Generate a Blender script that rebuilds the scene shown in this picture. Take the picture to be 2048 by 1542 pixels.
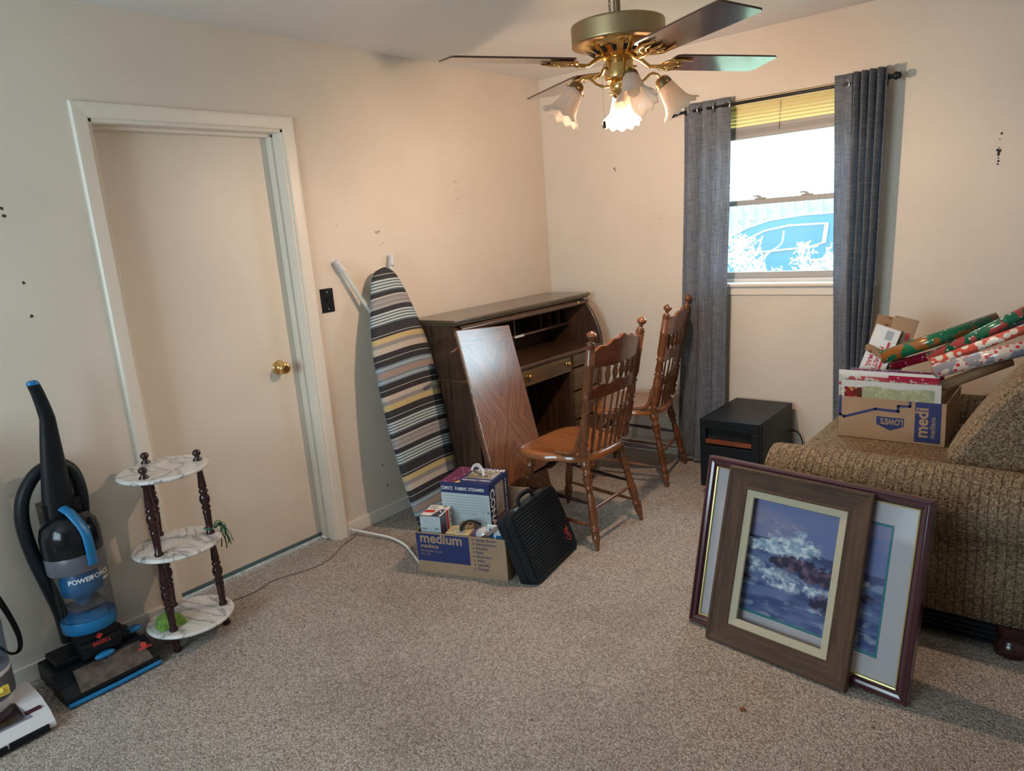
import bpy, bmesh, math, random
from math import pi, sin, cos, radians
from mathutils import Vector, Matrix, noise
random.seed(7)
for o in list(bpy.data.objects): bpy.data.objects.remove(o)
C = bpy.context.scene.collection
SC = bpy.context.scene

# ------------------------------------------------------------------ camera, sky, daylight, exposure
cam = bpy.data.objects.new('camera', bpy.data.cameras.new('camera')); C.objects.link(cam)
YAW, PIT, ROL = radians(-40.20703), radians(-12.40028), radians(-4.46946)
fw = Vector((sin(YAW)*cos(PIT), cos(YAW)*cos(PIT), sin(PIT)))
r0 = Vector((cos(YAW), -sin(YAW), 0)); u0 = r0.cross(fw)
rt = r0*cos(ROL)+u0*sin(ROL); up = -r0*sin(ROL)+u0*cos(ROL)
cm = Matrix((rt, up, -fw)).transposed().to_4x4(); cm.translation = Vector((2.99329, -4.05043, 1.51592))
cam.matrix_world = cm
cam.data.sensor_width = 36; cam.data.lens = 1435.57/2048*36; cam.data.clip_start = .02
SC.camera = cam
SC.view_settings.view_transform = 'Standard'; SC.view_settings.look = 'None'
SC.view_settings.gamma = 1; SC.view_settings.exposure = 0.16
wd = bpy.data.worlds.new('sky'); SC.world = wd; wd.use_nodes = True
bg = wd.node_tree.nodes['Background']; bg.inputs[0].default_value = (.68, .92, 1.04, 1); bg.inputs[1].default_value = 10.0
def portal(name, loc, sx, sy, direction):
    l = bpy.data.lights.new(name, 'AREA'); l.shape = 'RECTANGLE'; l.size = sx; l.size_y = sy
    l.cycles.is_portal = True
    o = bpy.data.objects.new(name, l); C.objects.link(o); o.location = loc
    o.rotation_euler = Vector(direction).to_track_quat('-Z', 'Y').to_euler()
portal('window_daylight_portal', (1.575, .13, 1.6), .95, 1.1, (0, -1, 0))
portal('added_rear_opening_portal', (1.35, -5.82, 1.5), 1.5, 1.3, (0, 1, 0))  # portal of an unseen rear opening, added for fill daylight
BULB_W = 49.0; BULB_COL = (1.0, .70, .49)

# ------------------------------------------------------------------ materials
def nt(name):
    m = bpy.data.materials.new(name); m.use_nodes = True
    t = m.node_tree; return m, t, t.nodes['Principled BSDF']
def N(t, kind, **kw):
    n = t.nodes.new(kind)
    for k, v in kw.items():
        if k in n.inputs: n.inputs[k].default_value = v
        else: setattr(n, k, v)
    return n
def coords(t, scale=(1,1,1), rot=(0,0,0), out='Object'):
    tc = t.nodes.new('ShaderNodeTexCoord'); mp = t.nodes.new('ShaderNodeMapping')
    mp.inputs['Scale'].default_value = scale; mp.inputs['Rotation'].default_value = rot
    t.links.new(tc.outputs[out], mp.inputs[0]); return mp.outputs[0]
def ramp(t, fac, stops, interp='LINEAR'):
    r = t.nodes.new('ShaderNodeValToRGB'); r.color_ramp.interpolation = interp
    el = r.color_ramp.elements
    while len(el) < len(stops): el.new(.5)
    for e, (p, c) in zip(el, stops): e.position = p; e.color = (*c, 1) if len(c) == 3 else c
    t.links.new(fac, r.inputs[0]); return r.outputs[0]
def bump(t, b, h, strength, dist):
    n = N(t, 'ShaderNodeBump', Strength=strength, Distance=dist); t.links.new(h, n.inputs['Height'])
    t.links.new(n.outputs[0], b.inputs['Normal']); return n
def plain(name, col, rough=.5, metal=0, spec=.5, noise_amt=0.0, nscale=20, bumps=0, bscale=200):
    m, t, b = nt(name)
    b.inputs['Base Color'].default_value = (*col, 1); b.inputs['Roughness'].default_value = rough
    b.inputs['Metallic'].default_value = metal; b.inputs['Specular IOR Level'].default_value = spec
    if noise_amt:
        n = N(t, 'ShaderNodeTexNoise', Scale=nscale, Detail=4); t.links.new(coords(t), n.inputs['Vector'])
        lo = tuple(c*(1-noise_amt) for c in col); hi = tuple(min(1, c*(1+noise_amt)) for c in col)
        t.links.new(ramp(t, n.outputs[0], [(.35, lo), (.65, hi)]), b.inputs['Base Color'])
    if bumps:
        n2 = N(t, 'ShaderNodeTexNoise', Scale=bscale, Detail=3); t.links.new(coords(t), n2.inputs['Vector'])
        bump(t, b, n2.outputs[0], bumps, .002)
    return m
def wood(name, dark, light, grain=(0,0,1), rough=.35, coat=0, gs=1.0, contrast=.25):
    m, t, b = nt(name)
    st = [26*gs if not g else 1.6*gs for g in grain]
    n = N(t, 'ShaderNodeTexNoise', Scale=1.6, Detail=6, Roughness=.62, Distortion=.8); t.links.new(coords(t, st), n.inputs['Vector'])
    n2 = N(t, 'ShaderNodeTexNoise', Scale=6, Detail=3); st2 = [90*gs if not g else 3*gs for g in grain]
    t.links.new(coords(t, st2), n2.inputs['Vector'])
    mx = N(t, 'ShaderNodeMath', operation='ADD'); sc = N(t, 'ShaderNodeMath', operation='MULTIPLY'); sc.inputs[1].default_value = .35
    t.links.new(n2.outputs[0], sc.inputs[0]); t.links.new(n.outputs[0], mx.inputs[0]); t.links.new(sc.outputs[0], mx.inputs[1])
    t.links.new(ramp(t, mx.outputs[0], [(.67-contrast, dark), (.67+contrast, light)]), b.inputs['Base Color'])
    b.inputs['Roughness'].default_value = rough
    b.inputs['Coat Weight'].default_value = coat; b.inputs['Coat Roughness'].default_value = .12
    bump(t, b, mx.outputs[0], .12, .001)
    return m
M = {}
M['wall'] = plain('cream_wall_paint', (.70, .615, .525), .55, noise_amt=.03, nscale=2.2, bumps=.12, bscale=160)
M['ceiling'] = plain('flat_ceiling_paint', (.80, .77, .75), .8, bumps=.2, bscale=120)
M['trim'] = plain('cream_gloss_paint', (.78, .70, .61), .38, bumps=.05, bscale=60)
M['door'] = plain('door_gloss_paint', (.74, .65, .555), .42, noise_amt=.02, nscale=3)
M['hole'] = plain('nail_hole_dirt', (.06, .04, .03), .9)
M['brass'] = plain('polished_brass', (.80, .52, .20), .17, 1, bumps=.04, bscale=40)
M['brass_matte'] = plain('brushed_brass', (.46, .34, .19), .42, 1)
M['brass_dark'] = plain('dark_antique_brass', (.30, .22, .12), .4, 1)
M['black_metal'] = plain('black_rod_metal', (.012, .012, .016), .35, .4)
M['steel'] = plain('nickel_steel', (.62, .62, .62), .25, 1)
M['black'] = plain('black_plastic', (.006, .008, .011), .42, spec=.25, bumps=.05)
M['black_gloss'] = plain('glossy_black_plastic', (.006, .007, .010), .16, spec=.35)
M['black_rough'] = plain('black_vinyl', (.007, .011, .017), .38, spec=.3, bumps=.2, bscale=500)
M['cavity'] = plain('dark_cavity', (.004, .004, .004), .9)
M['blue_plastic'] = plain('bright_blue_plastic', (.005, .15, .36), .35)
M['white_plastic'] = plain('white_plastic', (.62, .60, .62), .35)
M['grey_plastic'] = plain('smoky_grey_plastic', (.10, .10, .12), .3)
M['smoky_brown'] = plain('dusty_smoky_window', (.085, .062, .052), .22, noise_amt=.35, nscale=30)
M['maroon_plastic'] = plain('maroon_plastic', (.06, .012, .02), .3)
M['red_print'] = plain('red_print', (.50, .03, .03), .5)
M['white_print'] = plain('white_print', (.78, .78, .76), .5)
M['navy_print'] = plain('navy_print', (.014, .026, .125), .55)
M['card_print'] = plain('kraft_print', (.36, .24, .15), .7)
M['yellow_print'] = plain('yellow_print', (.75, .55, .08), .5)
M['grey_print'] = plain('grey_print', (.22, .27, .30), .6)
M['cardboard'] = plain('corrugated_cardboard', (.36, .235, .145), .8, noise_amt=.06, nscale=8, bumps=.1, bscale=300)
M['cardboard_in'] = plain('cardboard_inner', (.30, .19, .11), .85)
M['white_card'] = plain('white_coated_card', (.70, .71, .72), .35, noise_amt=.02)
M['pale_blue_card'] = plain('pale_blue_card', (.50, .57, .60), .4)
M['oak_dark'] = wood('dark_oak_veneer', (.024, .011, .007), (.095, .046, .026), (0,0,1), .38, .25, 1.0, .2)
M['oak_dark_y'] = wood('dark_oak_veneer_along', (.032, .014, .008), (.12, .058, .032), (0,1,0), .30, .4, 1.0, .2)
M['oak_top'] = wood('desk_top_veneer', (.05, .032, .02), (.13, .09, .055), (0,1,0), .3, .5, 1.0, .25)
M['drawer'] = wood('oak_drawer_veneer', (.055, .028, .010), (.17, .098, .038), (0,1,0), .35, .3, .8, .2)
M['honey'] = wood('honey_oak', (.10, .030, .011), (.25, .088, .031), (0,0,1), .24, .5, 1.0, .3)
M['honey_seat'] = wood('honey_oak_seat', (.17, .052, .016), (.34, .122, .038), (1,0,0), .20, .6, .7, .3)
M['honey_slat'] = wood('honey_oak_slat', (.10, .022, .009), (.25, .070, .025), (0,1,0), .22, .6, .8, .3)
M['dark_turned'] = plain('dark_turned_wood', (.030, .010, .010), .2, noise_amt=.25, nscale=30)
M['barn'] = wood('weathered_brown_wood', (.034, .016, .009), (.125, .064, .037), (1,0,0), .75, 0, 1.2, .25)
M['barn_v'] = wood('weathered_brown_wood_upright', (.034, .016, .009), (.125, .064, .037), (0,1,0), .75, 0, 1.2, .25)
M['mahog'] = wood('mahogany_lacquer', (.030, .006, .012), (.095, .022, .034), (1,0,0), .22, .7, .8, .3)
M['mahog_v'] = wood('mahogany_lacquer_upright', (.030, .006, .012), (.095, .022, .034), (0,1,0), .22, .7, .8, .3)
M['liner'] = plain('cream_linen_liner', (.50, .44, .32), .8, bumps=.2, bscale=900)
M['gold_lip'] = plain('gold_lip', (.50, .42, .18), .35, .8)
M['mat_board'] = plain('pale_mat_board', (.50, .47, .48), .8)
M['teal_mat'] = plain('teal_mat_bevel', (.03, .20, .22), .7)
M['blade'] = wood('walnut_blade', (.045, .018, .013), (.12, .055, .04), (1,0,0), .16, .5, .7, .3)
M['cable_white'] = plain('white_cable_jacket', (.72, .72, .68), .4)
M['wire'] = plain('thin_dark_wire', (.08, .06, .05), .6)
M['green_cloth'] = plain('green_cloth', (.13, .24, .04), .9, noise_amt=.25, nscale=60, bumps=.6, bscale=90)
M['green_ribbon'] = plain('dark_green_ribbon', (.0, .11, .05), .4)
M['bisc'] = plain('pale_tube_enamel', (.60, .62, .58), .35)
M['blind'] = plain('cream_vinyl_blind', (.80, .68, .36), .5)
M['vinyl_frame'] = plain('white_vinyl_frame', (.62, .60, .58), .4)
M['vinyl_shade'] = plain('grey_vinyl_rail', (.36, .33, .31), .5)

def glassy(name, tint=(1,1,1), gloss=.08, rough=.02, clear=.9):
    m, t, b = nt(name); t.nodes.remove(b); out = t.nodes['Material Output']
    tr = N(t, 'ShaderNodeBsdfTransparent'); tr.inputs[0].default_value = (*tint, 1)
    gl = N(t, 'ShaderNodeBsdfGlossy'); gl.inputs['Roughness'].default_value = rough
    mx = t.nodes.new('ShaderNodeMixShader'); mx.inputs[0].default_value = gloss
    t.links.new(tr.outputs[0], mx.inputs[1]); t.links.new(gl.outputs[0], mx.inputs[2]); t.links.new(mx.outputs[0], out.inputs[0])
    return m
M['pane'] = glassy('window_glass', (.97, 1, 1), .04)
M['clear_cup'] = glassy('smoky_clear_plastic', (.74, .76, .80), .08, .12)
M['picture_glass'] = glassy('picture_glass', (.97, .97, .98), .006, .06)

def shade_glass():
    m, t, b = nt('frosted_fluted_glass'); t.nodes.remove(b); out = t.nodes['Material Output']
    tr = N(t, 'ShaderNodeBsdfTransparent'); tr.inputs[0].default_value = (1, .95, .88, 1)
    tl = N(t, 'ShaderNodeBsdfTranslucent'); tl.inputs[0].default_value = (1.0, .93, .86, 1)
    df = N(t, 'ShaderNodeBsdfDiffuse'); df.inputs[0].default_value = (.95, .90, .86, 1)
    gl = N(t, 'ShaderNodeBsdfGlossy'); gl.inputs['Roughness'].default_value = .15
    a = t.nodes.new('ShaderNodeMixShader'); a.inputs[0].default_value = .35
    t.links.new(tl.outputs[0], a.inputs[1]); t.links.new(df.outputs[0], a.inputs[2])
    c = t.nodes.new('ShaderNodeMixShader'); c.inputs[0].default_value = .25
    t.links.new(a.outputs[0], c.inputs[1]); t.links.new(tr.outputs[0], c.inputs[2])
    d = t.nodes.new('ShaderNodeMixShader'); d.inputs[0].default_value = .06
    t.links.new(c.outputs[0], d.inputs[1]); t.links.new(gl.outputs[0], d.inputs[2]); t.links.new(d.outputs[0], out.inputs[0])
    return m
M['shade'] = shade_glass()
def emis(name, col, s):
    m, t, b = nt(name); b.inputs['Emission Color'].default_value = (*col, 1); b.inputs['Emission Strength'].default_value = s; return m
M['bulb'] = emis('lit_bulb', (1, .82, .6), 14)

def carpet():
    m, t, b = nt('berber_carpet')
    v = N(t, 'ShaderNodeTexVoronoi', Scale=170, Randomness=.75); t.links.new(coords(t, (1, 1, 1), (0, 0, .3)), v.inputs['Vector'])
    n = N(t, 'ShaderNodeTexNoise', Scale=260, Detail=2); t.links.new(coords(t), n.inputs['Vector'])
    big = N(t, 'ShaderNodeTexNoise', Scale=1.7, Detail=5, Roughness=.6); t.links.new(coords(t), big.inputs['Vector'])
    c1 = ramp(t, v.outputs['Color'], [(.0, (.28, .235, .205)), (.35, (.47, .41, .365)), (.75, (.66, .585, .525)), (1, (.78, .71, .65))])
    c2 = ramp(t, big.outputs[0], [(.30, (.80, .77, .76)), (.55, (1, 1, 1)), (.72, (1.0, .92, .86))])
    c3 = ramp(t, v.outputs['Distance'], [(0.2, (1, 1, 1)), (.8, (.45, .42, .40))])
    a = N(t, 'ShaderNodeMix', data_type='RGBA', blend_type='MULTIPLY'); a.inputs[0].default_value = 1
    t.links.new(c1, a.inputs[6]); t.links.new(c2, a.inputs[7])
    a2 = N(t, 'ShaderNodeMix', data_type='RGBA', blend_type='MULTIPLY'); a2.inputs[0].default_value = .8
    t.links.new(a.outputs[2], a2.inputs[6]); t.links.new(c3, a2.inputs[7])
    t.links.new(a2.outputs[2], b.inputs['Base Color']); b.inputs['Roughness'].default_value = .95; b.inputs['Specular IOR Level'].default_value = .1
    inv = N(t, 'ShaderNodeMath', operation='SUBTRACT'); inv.inputs[0].default_value = 1; t.links.new(v.outputs['Distance'], inv.inputs[1])
    bump(t, b, inv.outputs[0], .9, .006)
    return m
M['carpet'] = carpet()
M['carpet_bare'] = plain('worn_carpet_seam', (.20, .15, .11), .95, noise_amt=.3, nscale=80)
M['stain'] = plain('rust_brown_debris', (.20, .07, .025), .9)

def sofa_fabric(name, axis):
    m, t, b = nt(name)
    sc = [75, 75, 75]; sc[axis] = 0
    # ribs run along; wave bands across x or y
    w = N(t, 'ShaderNodeTexWave', wave_type='BANDS', bands_direction='XYZ'[0] if axis != 0 else 'Y'); w.inputs['Scale'].default_value = 11.5; w.inputs['Distortion'].default_value = .6; w.inputs['Detail'].default_value = 1
    t.links.new(coords(t), w.inputs['Vector'])
    v = N(t, 'ShaderNodeTexVoronoi', Scale=155); t.links.new(coords(t), v.inputs['Vector'])
    c1 = ramp(t, v.outputs['Color'], [(0, (.085, .055, .034)), (.5, (.21, .148, .092)), (1, (.36, .275, .185))])
    c2 = ramp(t, w.outputs[0], [(0, (.58, .55, .52)), (.14, (1, 1, 1)), (1, (1, 1, 1))])
    a = N(t, 'ShaderNodeMix', data_type='RGBA', blend_type='MULTIPLY'); a.inputs[0].default_value = 1
    t.links.new(c1, a.inputs[6]); t.links.new(c2, a.inputs[7]); t.links.new(a.outputs[2], b.inputs['Base Color'])
    b.inputs['Roughness'].default_value = .9; b.inputs['Specular IOR Level'].default_value = .15
    ws = N(t, 'ShaderNodeMath', operation='MULTIPLY'); ws.inputs[1].default_value = .35; t.links.new(c2, ws.inputs[0])
    ad = N(t, 'ShaderNodeMath', operation='SUBTRACT'); t.links.new(ws.outputs[0], ad.inputs[0]); t.links.new(v.outputs['Distance'], ad.inputs[1])
    bump(t, b, ad.outputs[0], .7, .006)
    return m
M['sofa'] = sofa_fabric('olive_knit_ribbed', 1)
M['sofa_plain'] = sofa_fabric('olive_knit_cushion', 0)

def curtain_mat():
    m, t, b = nt('blue_grey_linen_weave'); out = t.nodes['Material Output']
    n1 = N(t, 'ShaderNodeTexNoise', Scale=1, Detail=5, Roughness=.7); t.links.new(coords(t, (260, 260, 7)), n1.inputs['Vector'])
    n2 = N(t, 'ShaderNodeTexNoise', Scale=1, Detail=5, Roughness=.7); t.links.new(coords(t, (14, 14, 340)), n2.inputs['Vector'])
    ad = N(t, 'ShaderNodeMath', operation='ADD'); t.links.new(n1.outputs[0], ad.inputs[0]); t.links.new(n2.outputs[0], ad.inputs[1])
    hf = N(t, 'ShaderNodeMath', operation='MULTIPLY'); hf.inputs[1].default_value = .5; t.links.new(ad.outputs[0], hf.inputs[0])
    col = ramp(t, hf.outputs[0], [(.36, (.12, .14, .18)), (.50, (.27, .29, .335)), (.63, (.47, .48, .50))])
    t.links.new(col, b.inputs['Base Color']); b.inputs['Roughness'].default_value = .9; b.inputs['Specular IOR Level'].default_value = .1
    tl = N(t, 'ShaderNodeBsdfTranslucent'); t.links.new(col, tl.inputs[0])
    mx = t.nodes.new('ShaderNodeMixShader'); mx.inputs[0].default_value = .5
    t.links.new(b.outputs[0], mx.inputs[1]); t.links.new(tl.outputs[0], mx.inputs[2]); t.links.new(mx.outputs[0], out.inputs[0])
    bump(t, b, hf.outputs[0], .5, .002)
    return m
M['curtain'] = curtain_mat()

def marble():
    m, t, b = nt('white_marble')
    n = N(t, 'ShaderNodeTexNoise', Scale=2.2, Detail=8, Roughness=.55, Distortion=1.2); t.links.new(coords(t, (1, 2.2, 1), (0, 0, .6)), n.inputs['Vector'])
    t.links.new(ramp(t, n.outputs[0], [(.38, (.70, .65, .62)), (.44, (.58, .54, .52)), (.455, (.22, .21, .22)), (.475, (.60, .56, .53)), (.60, (.72, .68, .65))]), b.inputs['Base Color'])
    b.inputs['Roughness'].default_value = .18
    return m
M['marble'] = marble()

def leaf_wood():
    m, t, b = nt('oak_parquet_leaf')
    # diamond-matched veneer: grain direction folds around lines u=0 and v = k*period (local x across, y along)
    tc = t.nodes.new('ShaderNodeTexCoord'); sp = t.nodes.new('ShaderNodeSeparateXYZ'); t.links.new(tc.outputs['Object'], sp.inputs[0])
    ab = N(t, 'ShaderNodeMath', operation='ABSOLUTE'); t.links.new(sp.outputs[0], ab.inputs[0])
    of = N(t, 'ShaderNodeMath', operation='ADD'); of.inputs[1].default_value = .29; t.links.new(sp.outputs[1], of.inputs[0]); pp = N(t, 'ShaderNodeMath', operation='PINGPONG'); pp.inputs[1].default_value = .42; t.links.new(of.outputs[0], pp.inputs[0])
    def mad(a, ka, b_, kb):
        m1 = N(t, 'ShaderNodeMath', operation='MULTIPLY'); m1.inputs[1].default_value = ka; t.links.new(a, m1.inputs[0])
        m2 = N(t, 'ShaderNodeMath', operation='MULTIPLY_ADD'); m2.inputs[1].default_value = kb; t.links.new(b_, m2.inputs[0]); t.links.new(m1.outputs[0], m2.inputs[2]); return m2.outputs[0]
    across = mad(ab.outputs[0], -.86, pp.outputs[0], .5); along = mad(ab.outputs[0], .5, pp.outputs[0], .86)
    # border band keeps straight grain
    cx = t.nodes.new('ShaderNodeCombineXYZ'); t.links.new(across, cx.inputs[0]); t.links.new(along, cx.inputs[1])
    gt = N(t, 'ShaderNodeMath', operation='GREATER_THAN'); gt.inputs[1].default_value = .965; t.links.new(sp.outputs[1], gt.inputs[0])
    c2 = t.nodes.new('ShaderNodeCombineXYZ'); t.links.new(sp.outputs[1], c2.inputs[0]); t.links.new(sp.outputs[0], c2.inputs[1])
    mv = N(t, 'ShaderNodeMix', data_type='VECTOR'); t.links.new(gt.outputs[0], mv.inputs[0]); t.links.new(cx.outputs[0], mv.inputs[4]); t.links.new(c2.outputs[0], mv.inputs[5])
    mp = t.nodes.new('ShaderNodeMapping'); mp.inputs['Scale'].default_value = (120, 4, 1); t.links.new(mv.outputs[1], mp.inputs[0])
    n = N(t, 'ShaderNodeTexNoise', Scale=1.3, Detail=6, Roughness=.6, Distortion=.7); t.links.new(mp.outputs[0], n.inputs['Vector'])
    t.links.new(ramp(t, n.outputs[0], [(.34, (.045, .014, .008)), (.47, (.16, .058, .027)), (.66, (.30, .118, .055))]), b.inputs['Base Color'])
    b.inputs['Roughness'].default_value = .30; b.inputs['Coat Weight'].default_value = 1.0; b.inputs['Coat Roughness'].default_value = .24; b.inputs['Coat IOR'].default_value = 1.8
    bump(t, b, n.outputs[0], .22, .001)
    return m
M['leaf'] = leaf_wood()
M['leaf_edge'] = wood('leaf_edge_wood', (.05, .015, .008), (.16, .055, .025), (0,1,0), .35, .3)
M['cover'] = [plain('cover_charcoal', (.028, .026, .032), .85, bumps=.3, bscale=700), plain('cover_white', (.60, .62, .60), .85), plain('cover_slate_teal', (.09, .145, .165), .85),
              plain('cover_yellow', (.52, .41, .20), .85), plain('cover_grey', (.27, .25, .25), .85), plain('cover_beige', (.50, .44, .38), .85), plain('cover_taupe', (.33, .25, .23), .85), plain('cover_blue', (.13, .22, .30), .85)]

def dots(name, base, dot, scale, size, third=None):
    m, t, b = nt(name)
    v = N(t, 'ShaderNodeTexVoronoi', Scale=scale, Randomness=.8); t.links.new(coords(t), v.inputs['Vector'])
    c = ramp(t, v.outputs['Distance'], [(0, dot), (size, dot), (size+.04, base)])
    if third:
        n = N(t, 'ShaderNodeTexNoise', Scale=scale*.45, Detail=2); t.links.new(coords(t), n.inputs['Vector'])
        f = ramp(t, n.outputs[0], [(.54, (0,0,0)), (.56, (1,1,1))])
        mx = N(t, 'ShaderNodeMix', data_type='RGBA'); t.links.new(f, mx.inputs[0]); t.links.new(c, mx.inputs[6]); mx.inputs[7].default_value = (*third, 1); c = mx.outputs[2]
    t.links.new(c, b.inputs['Base Color']); b.inputs['Roughness'].default_value = .18; b.inputs['Coat Weight'].default_value = .5
    return m
M['wrap_green'] = dots('green_gingerbread_paper', (.005, .13, .06), (.70, .62, .58), 42, .12, (.26, .10, .02))
M['wrap_santa'] = dots('green_santa_paper', (.006, .12, .06), (.62, .50, .48), 52, .24, (.34, .06, .06))
M['wrap_red'] = dots('red_snowflake_paper', (.30, .008, .03), (.62, .30, .35), 50, .18)
M['wrap_snow'] = dots('snowman_paper', (.58, .50, .46), (.50, .03, .04), 46, .34, (.25, .25, .30))
M['wrap_stripe'] = dots('red_white_stripe_paper', (.60, .10, .07), (.72, .68, .60), 30, .42)
M['wrap_blue'] = plain('slate_blue_paper', (.09, .11, .20), .4)
M['kraft'] = plain('kraft_paper', (.27, .15, .08), .6, noise_amt=.1)
M['gift_red'] = dots('red_gift_sheet', (.42, .006, .05), (.72, .62, .62), 48, .17)
M['gift_purple'] = dots('purple_gift_sheet', (.20, .02, .09), (.52, .36, .50), 75, .3)
M['gift_poin'] = dots('poinsettia_gift_sheet', (.26, .006, .02), (.55, .34, .14), 42, .28, (.09, .015, .012))
M['gift_green'] = dots('pale_green_floral_tissue', (.36, .40, .25), (.50, .52, .40), 60, .25, (.33, .36, .24))
M['gift_check'] = dots('plaid_gift_sheet', (.66, .66, .62), (.04, .18, .09), 40, .28, (.50, .04, .06))
M['film'] = glassy('clear_cellophane', (.96, .97, .97), .10, .08)
M['brownpat'] = dots('brown_printed_card', (.30, .17, .08), (.12, .05, .02), 30, .2)
M['photo_dark'] = dots('dark_photo_print', (.05, .04, .09), (.25, .20, .20), 30, .25, (.14, .11, .10))
M['photo_mauve'] = dots('mauve_photo_print', (.20, .05, .12), (.45, .34, .40), 45, .22)
M['photo_tan'] = dots('tan_photo_print', (.30, .26, .17), (.10, .09, .10), 30, .3, (.36, .34, .34))
M['pale_yellow'] = dots('pale_yellow_card', (.56, .44, .20), (.68, .58, .36), 40, .3)
M['purple_label'] = plain('purple_label', (.14, .08, .20), .3)
M['foliage'] = plain('sunlit_leaf', (.50, .62, .48), .7)
M['fence_wood'] = plain('weathered_fence_wood', (.21, .25, .26), .9, noise_amt=.25, nscale=4)
M['car_paint'] = plain('dark_blue_car_paint', (.018, .078, .122), .3)
M['car_glass'] = plain('car_side_glass', (.012, .068, .112), .25)
M['chrome'] = plain('chrome_trim', (.7, .72, .72), .2, .3)
M['tyre'] = plain('tyre_rubber', (.02, .02, .02), .8)
M['lawn'] = plain('dry_lawn', (.20, .24, .14), .95, noise_amt=.3, nscale=5)
M['hedge'] = plain('hedge_leaf', (.50, .62, .45), .8)

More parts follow.
